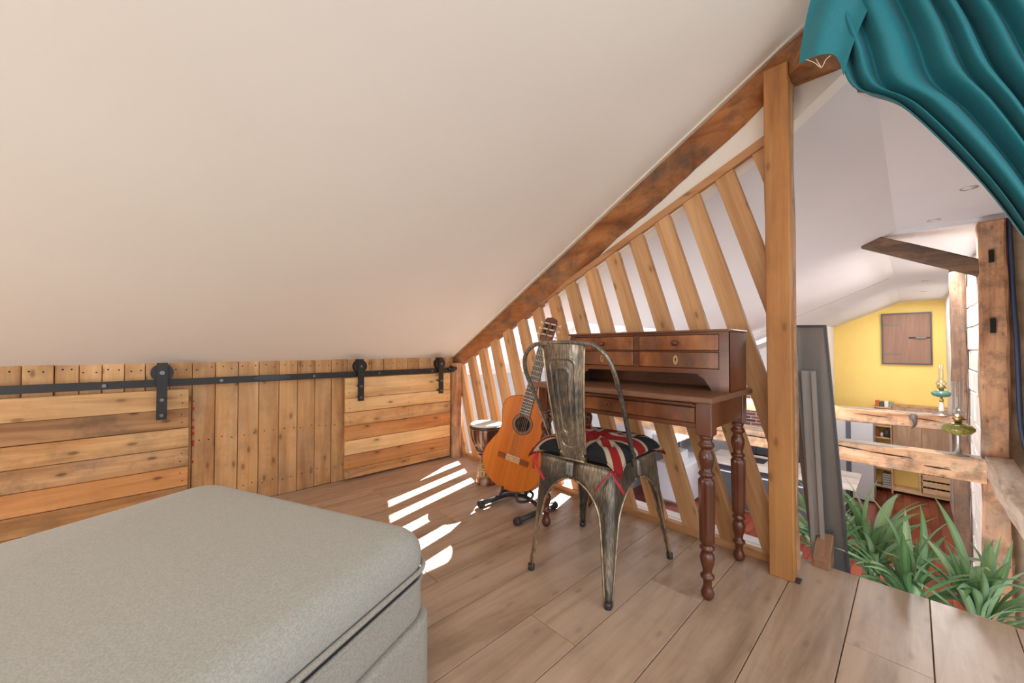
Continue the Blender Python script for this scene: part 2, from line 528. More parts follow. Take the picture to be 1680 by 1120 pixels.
def timber(bm, p0, p1, w, h, up=(0, 0, 1), seed=0, amp=0.006, n=24, cham=0.18, taper=1.0, bend=0.0):
    """hand-hewn timber from p0 to p1: worn corners, wandering faces"""
    p0, p1, up = Vector(p0), Vector(p1), Vector(up)
    t = (p1 - p0).normalized()
    s = t.cross(up).normalized()
    u = s.cross(t).normalized()
    L = (p1 - p0).length
    c = cham * min(w, h)
    base = [(-w / 2 + c, -h / 2), (w / 2 - c, -h / 2), (w / 2, -h / 2 + c), (w / 2, 0), (w / 2, h / 2 - c), (w / 2 - c, h / 2),
            (-w / 2 + c, h / 2), (-w / 2, h / 2 - c), (-w / 2, 0), (-w / 2, -h / 2 + c)]
    rings = []
    for i in range(n + 1):
        f = i / n
        cpt = p0 + t * (L * f) + u * (bend * math.sin(PI * f))
        k = 1 + (taper - 1) * f
        ring = []
        for j, (a, b) in enumerate(base):
            q = Vector((f * L * 3.0 + seed * 7.3, j * 1.7, seed))
            d = noise.noise(q) * amp + noise.noise(q * 3.1) * amp * 0.5
            e = noise.noise(q + Vector((9, 9, 9))) * amp
            ring.append(bm.verts.new(cpt + s * (a * k + math.copysign(d, a)) + u * (b * k + e)))
        rings.append(ring)
    m = len(base)
    for a, b in zip(rings, rings[1:]):
        for j in range(m):
            bm.faces.new((a[j], b[j], b[(j + 1) % m], a[(j + 1) % m]))
    bm.faces.new(rings[0])
    bm.faces.new(rings[-1][::-1])


def props(o, label=None, cat=None, group=None, kind=None):
    if label:
        o['label'] = label
    if cat:
        o['category'] = cat
    if group:
        o['group'] = group
    if kind:
        o['kind'] = kind
    return o


def finish(bm, smooth_angle=None):
    bmesh.ops.recalc_face_normals(bm, faces=bm.faces)


def obj(name, bm, mats, parent=None, label=None, cat=None, group=None, kind=None, smooth=False, local=False):
    me = bpy.data.meshes.new(name)
    finish(bm)
    if smooth:
        for f in bm.faces:
            f.smooth = True
    bm.to_mesh(me)
    bm.free()
    for m in (mats if isinstance(mats, (list, tuple)) else [mats]):
        me.materials.append(m)
    o = bpy.data.objects.new(name, me)
    COL.objects.link(o)
    if parent is not None:
        o.parent = parent
        if not local:
            top = parent
            off = Vector((0, 0, 0))
            while top is not None:
                off += Vector(top.location)
                top = top.parent
            o.location = -off
    return props(o, label, cat, group, kind)


def thing(name, loc, label=None, cat=None, group=None, rotz=0.0, kind=None):
    o = bpy.data.objects.new(name, None)
    o.empty_display_size = 0.1
    COL.objects.link(o)
    o.location = loc
    o.rotation_euler = (0, 0, rotz)
    return props(o, label, cat, group, kind)


def struct(name, bm, m, parent=None, **k):
    return obj(name, bm, m, parent, kind=None if parent else 'structure', **k)


def autosmooth(o, ang=40):
    me = o.data
    for p in me.polygons:
        p.use_smooth = True
    try:
        me.set_sharp_from_angle(angle=math.radians(ang))
    except Exception:
        pass
    return o


def clip_poly(poly, a, b, c):
    """keep a*y + b*z <= c"""
    out = []
    for i in range(len(poly)):
        p, q = poly[i], poly[(i + 1) % len(poly)]
        dp, dq = a * p[0] + b * p[1] - c, a * q[0] + b * q[1] - c
        if dp <= 0:
            out.append(p)
        if (dp < 0 < dq) or (dq < 0 < dp):
            t = dp / (dp - dq)
            out.append((p[0] + (q[0] - p[0]) * t, p[1] + (q[1] - p[1]) * t))
    return out


# ================================================================== SETTING: loft
YW = 2.63            # knee wall plane
XP = 1.85            # partition plane


def roof_z(y):       # loft side slope
    return 0.805 + 0.556 * (YW - y)


def roof2_z(y):      # slope over the lower room
    return 0.805 + 0.453 * (YW - y)


# floor: laminate planks over a deck
bm = bm_new()
add_box(bm, -2.4, 1.885, 0.33, 2.66, -0.16, -0.012)
add_box(bm, -2.4, 1.98, -1.6, 0.33, -0.16, -0.012)
floor = struct('floor', bm, plain('deck_edge', rgb(150, 108, 84), 0.7))
rows = [0.335 + 0.1817 * k for k in range(-10, 13)]
for k, y in enumerate(rows):
    y1 = min(y + 0.1817, YW)
    if y >= YW - 0.01:
        continue
    xmax = 1.99 if y < 0.33 else 1.885
    if y < 0.33 and y1 > 0.34:
        y1 = 0.335
    off = (k * 0.47) % 1.28
    x = -2.4 - off
    while x < xmax:
        xe = min(x + 1.28, xmax)
        xs = max(x, -2.4)
        if xe - xs > 0.02:
            b_ = bbox(xs + 0.0009, xe - 0.0009, y + 0.0012, y1 - 0.0012, -0.012, 0.0, 0.0012)
            obj('floor_plank', b_, M['floor'], floor)
        x += 1.28

# knee wall with upright boards
bm = bm_new()
add_box(bm, -2.4, 1.86, 2.652, 2.70, -0.15, 0.84)
wall_k = struct('wall_left', bm, M['dark_hole'])
edges = [1.79, 1.69, 1.6, 1.5, 1.40, 1.31, 1.21, 1.12, 1.03, 0.955, 0.855, 0.753, 0.653, 0.554, 0.452, 0.352, 0.25, 0.152, 0.062, -0.027, -0.10, -0.174, -0.246, -0.32, -0.41]
x = -0.41
while x > -2.4:
    x -= 0.097
    edges.append(max(x, -2.4))
edges.insert(0, 1.86)
nail = bm_new()
for a, b2 in zip(edges, edges[1:]):
    dy = R.uniform(-0.003, 0.003)
    obj('plank', bbox(b2 + 0.0012, a - 0.0012, YW + dy, YW + 0.024, 0.0, 0.825, 0.0025), M['pine_v'], wall_k)
    for zz in (0.385, 0.775, 0.10):
        for fx in (0.25, 0.75):
            xx = b2 + (a - b2) * fx + R.uniform(-0.008, 0.008)
            z2 = zz + R.uniform(-0.01, 0.01)
            lathe_pts = [nail.verts.new((xx + 0.0036 * math.cos(t * PI / 3), YW + dy - 0.0006, z2 + 0.0036 * math.sin(t * PI / 3))) for t in range(6)]
            nail.faces.new(lathe_pts)
obj('nail_hole', nail, M['dark_hole'], wall_k, kind='stuff')
# red paint dabs on the board edge beside the big sliding panel
rp = bm_new()
for z2, r_ in ((0.56, 0.009), (0.50, 0.007), (0.46, 0.010), (0.43, 0.010), (0.385, 0.011), (0.37, 0.009), (0.28, 0.008), (0.60, 0.005)):
    rp.faces.new([rp.verts.new((0.158 + r_ * 0.5 * math.cos(t * PI / 5), YW - 0.0045, z2 + r_ * math.sin(t * PI / 5))) for t in range(10)])
obj('paint_dab', rp, M['red_paint'], wall_k, kind='stuff')

# sloped loft ceiling
bm = bm_new()
prism(bm, [(YW + 0.06, roof_z(YW + 0.06)), (0.2, roof_z(0.2)), (0.2, roof_z(0.2) + 0.08), (YW + 0.06, roof_z(YW + 0.06) + 0.08)], 'YZ', -2.4, 1.90)
struct('ceiling', bm, M['plaster'])
bm = bm_new()
add_box(bm, -2.4, 1.9, -1.6, 0.2, roof_z(0.2), roof_z(0.2) + 0.08)
struct('ceiling_ridge', bm, M['plaster'])
bm = bm_new()
add_box(bm, 1.90, 1.95, -1.6, 0.14, 1.955, 2.24)
struct('wall_header', bm, M['plaster'])
# end wall of the loft behind the camera
bm = bm_new()
prism(bm, [(-1.6, -0.15), (2.7, -0.15), (2.7, 0.85), (0.2, 2.2), (-1.6, 2.2)], 'YZ', -2.46, -2.4)
struct('wall_rear', bm, M['plaster'])
# metal edge profile between the ceiling and the rafter
bm = bm_new()
n0 = Vector((0, 0.556, 1)).normalized()
for a, t0, t1 in ((1.785, 0.0, 0.010), (1.803, -0.004, 0.006)):
    prism(bm, [(YW - 0.02, roof_z(YW - 0.02) - t1), (0.2, roof_z(0.2) - t1), (0.2, roof_z(0.2) + 0.002), (YW - 0.02, roof_z(YW - 0.02) + 0.002)], 'YZ', a, a + 0.010)
struct('trim_1', bm, M['plaster_trim'])

# rafter along the partition
def beam_depth(y):
    key = [(2.7, 0.085), (2.2, 0.125), (1.6, 0.182), (1.15, 0.158), (0.4, 0.132), (0.0, 0.13)]
    for (a, da), (b2, db) in zip(key, key[1:]):
        if y >= b2:
            return da + (db - da) * (a - y) / (a - b2)
    return 0.13


bm = bm_new()
n = 60
rings = []
for i in range(n + 1):
    f = i / n
    y = 2.66 + (0.16 - 2.66) * f
    zt = roof_z(y) - 0.004
    yb = y
    # underside wanders: 0.09 m deep at the foot, deeper in the middle
    depth = beam_depth(y) + 0.016 * noise.noise((y * 4, 0, 0))
    depth += 0.012 * noise.noise((y * 13, 3, 0))
    ch = 0.052 + 0.015 * noise.noise((y * 3, 5, 1))
    wv = 0.006 * noise.noise((y * 5, 8, 2))
    pr = [(1.812, 0), (1.812 + wv, -depth * 0.3), (1.806 + wv, -depth + ch), (1.832 + wv, -depth + ch * 0.45), (1.862, -depth), (1.905, -depth + 0.01), (1.92, -depth + 0.05), (1.92, 0)]
    rings.append([bm.verts.new((px_, y, zt + dz)) for px_, dz in pr])
for a, b_ in zip(rings, rings[1:]):
    for j in range(8):
        bm.faces.new((a[j], a[(j + 1) % 8], b_[(j + 1) % 8], b_[j]))
bm.faces.new(rings[0])
bm.faces.new(rings[-1][::-1])
autosmooth(obj('rafter_beam', bm, M['rafter'], label='old brown rafter beam sloping up under the cream ceiling edge', cat='beam'), 35)

# plaster infill between rafter and slats
bm = bm_new()
poly = [(1.66, 1.16), (0.40, 1.735), (0.15, 1.925), (0.15, 1.93), (0.31, 1.94), (0.31, 2.05), (1.66, 1.34)]
prism(bm, poly, 'YZ', 1.868, 1.95)
struct('wall_gable', bm, M['plaster'])

# corner timber at the foot of the rafter
bm = bm_new()
timber(bm, (1.812, 2.578, 0.0), (1.812, 2.585, 0.76), 0.085, 0.075, up=(0, 1, 0), seed=3, amp=0.012, n=20, cham=0.3)
autosmooth(obj('corner_timber', bm, M['old_z'], label='short rough upright timber in the corner under the rafter foot', cat='timber'), 40)

# slatted partition
part = thing('slatted_partition', (XP, 1.5, 0), 'pine partition of leaning slats between loft and lower room', 'partition')
K = 0.31


def top_line(y):
    return 1.911 - 0.4417 * y


def beam_under(y):
    return roof_z(y) - beam_depth(y)


for i in range(-3, 14):
    yl = 0.43 + 0.165 * i + 0.002 * math.sin(i * 5)
    yr = yl - 0.083
    zt = 2.2
    poly = [(yl, 0.0), (yl + K * zt, zt), (yr + K * zt, zt), (yr, 0.0)]
    poly = clip_poly(poly, 0, -1, -0.028)
    poly = clip_poly(poly, 0.4417, 1, 1.925)
    poly = clip_poly(poly, -1, 0, -0.392)
    poly = clip_poly(poly, 1, 0, 2.605)
    # under the rafter
    poly = clip_poly(poly, 0.556, 1, 0.805 + 0.556 * YW - 0.06)
    if len(poly) < 3:
        continue
    bm = bm_new()
    prism(bm, poly, 'YZ', XP + R.uniform(0, 0.003), XP + 0.036)
    bmesh.ops.recalc_face_normals(bm, faces=bm.faces)
    bevel_all(bm, 0.0015)
    obj('slat', bm, M['slat'], part)
bm = bm_new()
prism(bm, [(1.68, top_line(1.68) - 0.0), (0.392, top_line(0.392)), (0.392, top_line(0.392) + 0.042), (1.68, top_line(1.68) + 0.03)], 'YZ', XP - 0.008, XP + 0.05)
obj('top_rail', bm, M['rail'], part)
obj('bottom_rail', bbox(XP - 0.004, XP + 0.036, 0.39, 2.61, 0.0, 0.032, 0.002), M['rail'], part)

# main post
bm = bm_new()
add_box(bm, 1.755, 1.806, 0.317, 0.397, 0.0, 1.985)
bevel_all(bm, 0.003)
post = thing('timber_post', (1.79, 0.357, 0), 'tall square pine post at the end of the slats', 'post')
obj('post_face', bm, M['post'], post)
bm = bm_new()
timber(bm, (1.830, 0.360, 0.03), (1.830, 0.362, 1.93), 0.048, 0.092, up=(0, 1, 0), seed=9, amp=0.006, n=40, cham=0.12)
obj('rough_backing_board', bm, M['old_z'], post, label='rough grey-brown board fixed behind the smooth post face')
obj('foot_cable', bbox(1.76, 1.80, 0.30, 0.33, 0.0, 0.006, 0.002), M['black_plastic'], post)

# diagonal head beam by the curtain
bm = bm_new()
timber(bm, (1.77, 0.318, 1.99), (2.16, 0.03, 1.99), 0.12, 0.115, seed=5, amp=0.008, n=16, cham=0.1)
autosmooth(obj('head_beam', bm, M['rafter'], label='short brown head beam above the post, partly behind the curtain', cat='beam'), 35)

# white sill beyond the slats
bm = bm_new()
add_box(bm, 1.888, 1.985, 0.34, 2.63, -0.03, -0.004)
add_box(bm, 1.995, 2.06, 0.34, 2.63, -0.03, -0.004)
struct('trim_2', bm, M['sill_white'])

# ================================================================== SETTING: lower room
ZF = -2.3
bm = bm_new()
add_box(bm, 1.9, 12.3, -0.7, 4.45, ZF - 0.1, ZF - 0.012)
fl2 = struct('floor_lower', bm, plain('parquet_bed', rgb(70, 30, 20), 0.8))
bm = bm_new()
k = 0
yy = -0.66
while yy < 4.38:
    xx = 4.0 - (k % 3) * 0.21
    while xx < 12.2:
        add_box(bm, xx + 0.002, min(xx + 0.62, 12.2), yy + 0.002, yy + 0.118, ZF - 0.012, ZF)
        xx += 0.622
    yy += 0.12
    k += 1
obj('parquet_strip', bm, M['parquet'], fl2, kind='stuff')

# left wall under the skylights
bm = bm_new()
add_box(bm, 1.95, 10.5, 3.066, 3.12, -0.85, 0.62)
add_box(bm, 1.95, 10.5, 3.12, 4.45, -0.85, -0.80)
add_box(bm, 1.95, 10.5, 4.40, 4.45, ZF, -0.85)
struct('wall_eaves', bm, M['grey_wall'])
# far walls
bm = bm_new()
prism(bm, [(-0.60, ZF), (1.335, ZF), (1.335, 1.40), (0.17, 1.925), (-0.60, 1.925)], 'YZ', 12.2, 12.28)
struct('wall_far', bm, M['yellow'])
bm = bm_new()
add_box(bm, 10.5, 12.25, 1.335, 1.42, ZF, 1.42)
struct('wall_return', bm, M['white_plaster'])
bm = bm_new()
prism(bm, [(1.42, ZF), (4.45, ZF), (4.45, -0.8), (3.1, -0.8), (3.1, 0.62), (1.42, 1.38)], 'YZ', 10.52, 10.6)
kw = struct('wall_kitchen', bm, M['white_plaster'])
bm = bm_new()
add_box(bm, 10.505, 10.52, 1.44, 3.06, ZF, 0.12)
struct('mortar_bed', bm, M['mortar'], kw)
bm = bm_new()
zz = ZF + 0.01
k = 0
while zz < 0.05:
    yy = 1.45 - (k % 2) * 0.12
    while yy < 3.04:
        add_box(bm, 10.492, 10.51, max(yy, 1.445), min(yy + 0.212, 3.055), zz, zz + 0.056)
        yy += 0.232
    zz += 0.078
    k += 1
obj('brick', bm, M['brick'], kw, kind='stuff')

# right wall: whitewashed stone and dark rough stone
bm = bm_new()
add_box(bm, 4.98, 12.2, -0.60, -0.50, ZF, 1.92)
wr = struct('wall_right', bm, M['mortar'])
zz = ZF
k = 0
while zz < 1.9:
    h = R.uniform(0.24, 0.34)
    xx = 4.99
    while xx < 7.5:
        L = R.uniform(0.35, 0.62)
        bm = bm_new()
        add_box(bm, xx + 0.004, min(xx + L, 7.55) - 0.004, -0.502, -0.478 + R.uniform(-0.008, 0.008), zz + 0.004, min(zz + h, 1.91) - 0.004)
        bevel_all(bm, 0.008)
        obj('stone', bm, M['limestone'], wr)
        xx += L
    zz += h
bm = bm_new()
add_box(bm, 7.5, 12.2, -0.5, -0.48, ZF, 1.92)
struct('plaster_face', bm, M['limestone'], wr)
bm = bm_new()
add_box(bm, 2.0, 4.98, -0.82, -0.72, ZF, 2.1)
wd = struct('wall_side', bm, M['rough_stone'])
zz = ZF
while zz < 2.0:
    h = R.uniform(0.17, 0.30)
    xx = 3.3
    while xx < 4.95:
        L = R.uniform(0.25, 0.5)
        bm = bm_new()
        add_box(bm, xx + 0.006, min(xx + L, 4.97) - 0.006, -0.73, -0.665 + R.uniform(-0.02, 0.03), zz + 0.006, zz + h - 0.006)
        bevel_all(bm, 0.018, 2)
        obj('stone', bm, M['rough_stone'], wd)
        xx += L
    zz += h
bm = bm_new()
add_box(bm, 4.965, 4.99, -0.80, -0.50, ZF, 2.1)
struct('wall_jamb', bm, M['rough_stone'])

# roof over the lower room with skylights
XB = [1.895, 1.90, 2.68, 2.80, 3.56, 3.74, 4.50, 4.68, 5.44, 7.0, 7.7, 8.75, 9.5, 10.55]
OPEN = [(1.90, 2.68), (2.80, 3.56), (3.74, 4.50), (4.68, 5.44), (8.75, 9.5)]
YB0, YB1 = 1.98, 3.045
bm = bm_new()


def slab(x0, x1, y0, y1, th=0.035):
    v = []
    for x, y in ((x0, y0), (x1, y0), (x1, y1), (x0, y1)):
        v.append((x, y, roof2_z(y)))
    for x, y in ((x0, y0), (x1, y0), (x1, y1), (x0, y1)):
        v.append((x, y, roof2_z(y) + th))
    vv = [bm.verts.new(p) for p in v]
    for f in ((0, 3, 2, 1), (4, 5, 6, 7), (0, 1, 5, 4), (1, 2, 6, 5), (2, 3, 7, 6), (3, 0, 4, 7)):
        bm.faces.new([vv[i] for i in f])


slab(1.895, 7.75, 0.085, YB0)
slab(7.755, 12.3, 0.085, YB0)
slab(1.90, 12.3, YB1, 3.12)
for a, b_ in zip(XB, XB[1:]):
    if (a, b_) not in OPEN:
        slab(a, b_, YB0, YB1)
slab(10.55, 12.3, YB0, YB1)
struct('ceiling_slope', bm, M['white_plaster'])
bm = bm_new()
add_box(bm, 1.95, 4.92, -0.8, 0.10, 1.955, 2.05)
add_box(bm, 4.92, 12.3, -0.8, 0.17, 1.918, 2.05)
struct('ceiling_flat', bm, M['white_plaster'])
bm = bm_new()
prism(bm, [(0.23, roof2_z(0.23) - 0.001), (2.0, roof2_z(2.0) - 0.001), (2.0, roof2_z(2.0) + 0.02), (0.23, roof2_z(0.23) + 0.02)], 'YZ', 7.745, 7.765)
struct('trim_3', bm, M['old_dark'])
for i, (a, b_) in enumerate(OPEN):
    nm = 'window_%d' % (i + 1)
    bm = bm_new()
    z_ = lambda y: roof2_z(y) + 0.05
    for (x0, x1, y0, y1) in ((a, a + 0.035, YB0, YB1), (b_ - 0.035, b_, YB0, YB1), (a + 0.035, b_ - 0.035, YB0, YB0 + 0.045), (a + 0.035, b_ - 0.035, YB1 - 0.045, YB1)):
        vv = [bm.verts.new((x, y, z_(y) + dz)) for dz in (-0.02, 0.03) for x, y in ((x0, y0), (x1, y0), (x1, y1), (x0, y1))]
        for f in ((0, 3, 2, 1), (4, 5, 6, 7), (0, 1, 5, 4), (1, 2, 6, 5), (2, 3, 7, 6), (3, 0, 4, 7)):
            bm.faces.new([vv[j] for j in f])
    wn = struct(nm, bm, M['white_lacquer'])
    bm = bm_new()
    bm.faces.new([bm.verts.new((x, y, z_(y) + 0.012)) for x, y in ((a + 0.03, YB0 + 0.04), (b_ - 0.03, YB0 + 0.04), (b_ - 0.03, YB1 - 0.04), (a + 0.03, YB1 - 0.04))])
    obj('pane', bm, M['pane'], wn)

# posts, tie beams, brace, rail
def beamthing(name, args, mat, label, kw2={}):
    bm = bm_new()
    timber(bm, *args, **kw2)
    return autosmooth(obj(name, bm, M[mat], label=label, cat='beam' if 'post' not in name else 'post'), 35)


beamthing('tie_beam', ((4.86, 3.05, -0.095), (4.86, -0.385, -0.095), 0.2, 0.18), 'old_y', 'nearer hewn oak tie beam carrying the clear and olive oil lamp', dict(seed=11, amp=0.010, n=60, cham=0.08))
beamthing('tie_beam', ((7.48, 3.05, -0.085), (7.48, -0.36, -0.085), 0.2, 0.19), 'old_y', 'farther hewn oak tie beam with horn hook and green lamp', dict(seed=12, amp=0.012, n=60, cham=0.08))
np_ = beamthing('timber_post', ((4.93, -0.445, ZF), (4.93, -0.445, 1.90), 0.15, 0.145), 'old_z', 'near mortised oak post in front of the stone wall', dict(up=(0, 1, 0), seed=13, amp=0.012, n=90, cham=0.1))
for z2, hh in ((1.615, 0.10), (1.06, 0.115), (-0.95, 0.13)):
    obj('mortise', bbox(4.838, 4.852, -0.452, -0.425, z2 - hh / 2, z2 + hh / 2, 0.001), M['dark_hole'], np_)
beamthing('timber_post', ((7.50, -0.402, ZF), (7.50, -0.402, 1.915), 0.15, 0.13), 'old_dark_z', 'far oak post at the right edge of the yellow wall', dict(up=(0, 1, 0), seed=14, amp=0.012, n=90, cham=0.1))
beamthing('brace_beam', ((4.93, 0.30, 1.90), (4.93, -0.40, 1.53), 0.12, 0.125), 'old_dark', 'dark slanting oak brace between ceiling ridge and near post', dict(seed=15, amp=0.007, n=20, cham=0.1))
beamthing('rail_beam', ((4.84, -0.455, -0.055), (2.3, -0.53, -0.02), 0.145, 0.15), 'old_x', 'pale timber beam running towards viewer from the near post', dict(seed=16, amp=0.005, n=30, cham=0.05, bend=-0.10))

# ================================================================== LOFT OBJECTS
# sliding panels and their track
def panel(name, x0, x1, zs, label, seed):
    t = thing(name, ((x0 + x1) / 2, 2.6, 0.012), label, 'sliding door', 'plank sliding panels on the knee wall')
    tones = ['pine_pale', 'pine_pale', 'pine_h', 'pine_red', 'pine_pale', 'pine_red', 'pine_h'] if seed == 1 else ['pine_pale', 'pine_grey', 'pine_h', 'pine_grey', 'pine_red', 'pine_h', 'pine_grey']
    for i_, (a, b_) in enumerate(zip(zs, zs[1:])):
        obj('board', bbox(x0 + R.uniform(0, 0.004), x1 - R.uniform(0, 0.004), 2.585 + R.uniform(-0.003, 0.003), 2.606, b_ + R.uniform(0.0005, 0.0025), a - 0.0008, 0.002), M[tones[i_]], t)
    for xx in (x0 + 0.12, x1 - 0.16):
        obj('batten', bbox(xx, xx + 0.08, 2.606, 2.625, zs[-1] + 0.02, zs[0] - 0.02, 0.002), M['pine_v'], t)
    nb = bm_new()
    for xx in (x0 + 0.03, x0 + (x1 - x0) * 0.55, x1 - 0.03):
        for a, b_ in zip(zs, zs[1:]):
            for f in (0.3, 0.7):
                z2 = b_ + (a - b_) * f
                q = xx + R.uniform(-0.006, 0.006)
                nb.faces.new([nb.verts.new((q + 0.003 * math.cos(c * PI / 3), 2.5832, z2 + 0.003 * math.sin(c * PI / 3))) for c in range(6)])
    obj('nail_hole', nb, M['dark_hole'], t, kind='stuff')
    return t


panel('sliding_panel', 0.925, 1.757, [0.683, 0.546, 0.452, 0.362, 0.265, 0.169, 0.077, 0.012], 'smaller closed panel of level planks, right end of the track', 1)
panel('sliding_panel', -1.75, 0.140, [0.671, 0.569, 0.470, 0.371, 0.272, 0.172, 0.085, 0.012], 'long panel of level planks at the left of the track', 2)

tr = thing('barn_door_track', (0, 2.56, 0.69), 'black flat steel barn-door track along the plank wall', 'track')
obj('flat_bar', bbox(-2.0, 1.775, 2.556, 2.563, 0.690, 0.726, 0.001), M['black'], tr)
for xb in (-0.95, -0.57, -0.162, 0.267, 0.725, 1.142, 1.562):
    bm = bm_new()
    tube(bm, [(xb, 2.5445, 0.708), (xb, 2.556, 0.708)], 0.0085, 6)
    obj('bolt', bm, M['screw'], tr)
    bm = bm_new()
    tube(bm, [(xb, 2.563, 0.708), (xb, 2.628, 0.708)], 0.010, 10)
    obj('spacer', bm, M['black'], tr)
bm = bm_new()
for r_, y0, y1 in ((1.0, 2.549, 2.556), (0.8, 2.547, 2.551)):
    cc = [(0.503 + 0.094 * r_ * math.cos(2 * PI * k / 32), 0.711 + 0.0165 * r_ * math.sin(2 * PI * k / 32)) for k in range(32)]
    prism(bm, cc, 'XZ', y0, y1)
obj('oval_badge', bm, M['black_plastic'], tr, label='small black oval badge on the track')
bm = bm_new()
tube(bm, [(1.71, 2.55, 0.716), (1.79, 2.55, 0.716)], 0.012, 10)
tube(bm, [(1.735, 2.55, 0.716), (1.747, 2.55, 0.716)], 0.024, 12)
obj('end_stop', bm, M['black'], tr)


def hanger(x, label):
    t = thing('roller_hanger', (x, 2.53, 0.52), label, 'hanger', 'black roller hangers')
    pts = [(-0.02, 0.53), (-0.02, 0.795), (-0.012, 0.808), (0.012, 0.808), (0.02, 0.795), (0.02, 0.53)]
    bm = bm_new()
    prism(bm, [(x + a, z) for a, z in pts], 'XZ', 2.528, 2.535)
    obj('strap', bm, M['black'], t)
    bm = bm_new()
    add_box(bm, x - 0.02, x + 0.02, 2.535, 2.578, 0.801, 0.808)
    add_box(bm, x - 0.02, x + 0.02, 2.572, 2.578, 0.70, 0.801)
    obj('strap_back', bm, M['black'], t)
    bm = bm_new()
    tube(bm, [(x, 2.537, 0.760), (x, 2.545, 0.760)], 0.043, 28)
    tube(bm, [(x, 2.545, 0.760), (x, 2.566, 0.760)], 0.034, 28)
    tube(bm, [(x, 2.566, 0.760), (x, 2.571, 0.760)], 0.043, 28)
    obj('wheel', bm, M['black'], t)
    bm = bm_new()
    tube(bm, [(x, 2.521, 0.760), (x, 2.537, 0.760)], 0.011, 6)
    obj('axle_bolt', bm, M['screw'], t)
    for z2 in (0.628, 0.553):
        bm = bm_new()
        tube(bm, [(x, 2.518, z2), (x, 2.585, z2)], 0.009, 6)
        obj('bolt', bm, M['screw'], t)


hanger(0.033, 'leftmost black roller hanger, on the long panel')
hanger(1.008, 'middle black roller hanger, left end of smaller panel')
hanger(1.632, 'rightmost black roller hanger, next to the corner timber')

# ---- upholstered daybed corner
e1 = Vector((0.40, -0.916, 0))
e2 = Vector((-0.916, -0.40, 0))
bed = thing('daybed', (0.163, 1.698, 0), 'grey-beige upholstered daybed filling the bottom left foreground', 'daybed')
bed.rotation_euler = (0, 0, math.atan2(e1.y, e1.x))
BL, BW = 0.915, 2.0   # along e1, along e2 (local -y)


def cushion_block(x0, x1, y0, y1, z0, z1, r, crown=0.0, nx=26, ny=40, seg=5):
    """rounded upholstered block with a crowned top (local coords)"""
    bm = bm_new()
    prof = []
    for k in range(seg + 1):
        a = PI / 2 * k / seg
        prof.append((r * (1 - math.cos(a)), z1 - r + r * math.sin(a)))  # inset, z   bottom->top
    rows_ = [(0.004, z0)] + [(0.0, z0 + 0.012)] + prof
    cr = 0.07

    def loop(ins):
        pts = []
        c = max(cr - ins * 0.5, 0.02)
        X0, X1, Y0, Y1 = x0 + ins, x1 - ins, y0 + ins, y1 - ins
        for (cx, cy, a0) in ((X1 - c, Y0 + c, -PI / 2), (X1 - c, Y1 - c, 0), (X0 + c, Y1 - c, PI / 2), (X0 + c, Y0 + c, PI)):
            for k in range(7):
                a = a0 + PI / 2 * k / 6
                pts.append((cx + c * math.cos(a), cy + c * math.sin(a)))
        return pts
    rings_ = []
    for ins, z in rows_:
        rings_.append([bm.verts.new((p[0], p[1], z)) for p in loop(ins)])
    ctr = Vector(((x0 + x1) / 2, (y0 + y1) / 2, 0))
    last = loop(prof[-1][0])
    for f in (0.93, 0.84, 0.7, 0.5, 0.25):
        rg = []
        for p in last:
            q = ctr.to_2d() + (Vector(p) - ctr.to_2d()) * f
            rg.append(bm.verts.new((q.x, q.y, z1 + crown * (1 - f ** 2))))
        rings_.append(rg)
    for a, b_ in zip(rings_, rings_[1:]):
        m = len(a)
        for k in range(m):
            fc = bm.faces.new((a[k], a[(k + 1) % m], b_[(k + 1) % m], b_[k]))
            fc.smooth = True
    bm.faces.new(rings_[0][::-1])
    bm.faces.new(rings_[-1]).smooth = True
    return bm


obj('mattress', cushion_block(0.0, BL, -BW, 0.0, 0.335, 0.425, 0.055, 0.018), M['sofa'], bed, local=True)
# zip and piping round the mattress
def loop_pts(x0, x1, y0, y1, z, c=0.07):
    pts = []
    for (cx, cy, a0) in ((x1 - c, y0 + c, -PI / 2), (x1 - c, y1 - c, 0), (x0 + c, y1 - c, PI / 2), (x0 + c, y0 + c, PI)):
        for k in range(9):
            a = a0 + PI / 2 * k / 8
            pts.append((cx + c * math.cos(a), cy + c * math.sin(a), z))
    pts.append(pts[0])
    return pts


bm = bm_new()
tube(bm, loop_pts(-0.004, BL + 0.004, -BW, 0.004, 0.336), 0.006, 8, cap=False)
obj('piping', bm, M['sofa_side'], bed, local=True)
bm = bm_new()
prism(bm, [(p[0], p[1]) for p in loop_pts(0.006, BL - 0.006, -BW + 0.01, -0.006, 0)[:-1]], 'XY', 0.312, 0.336)
obj('zip_band', bm, plain('dark_zip_band', rgb(78, 72, 72), 0.7, var=0.1), bed, label='dark zip band under the mattress', local=True)
bm = bm_new()
tube(bm, loop_pts(0.0, BL + 0.0, -BW, 0.0, 0.311), 0.005, 8, cap=False)
obj('piping', bm, M['sofa_side'], bed, local=True)
obj('upper_box', cushion_block(0.0, BL, -BW, 0.0, 0.222, 0.312, 0.012), M['sofa_side'], bed, local=True)
obj('base_box', cushion_block(-0.012, BL + 0.012, -BW, 0.012, 0.012, 0.218, 0.014), M['sofa_side'], bed, local=True)
for (lx, ly) in ((0.08, -0.1), (BL - 0.08, -0.1), (0.08, -BW + 0.1), (BL - 0.08, -BW + 0.1)):
    bm = bm_new()
    tube(bm, [(lx, ly, 0.0), (lx, ly, 0.03)], 0.025, 12)
    obj('leg', bm, M['black_plastic'], bed, local=True)

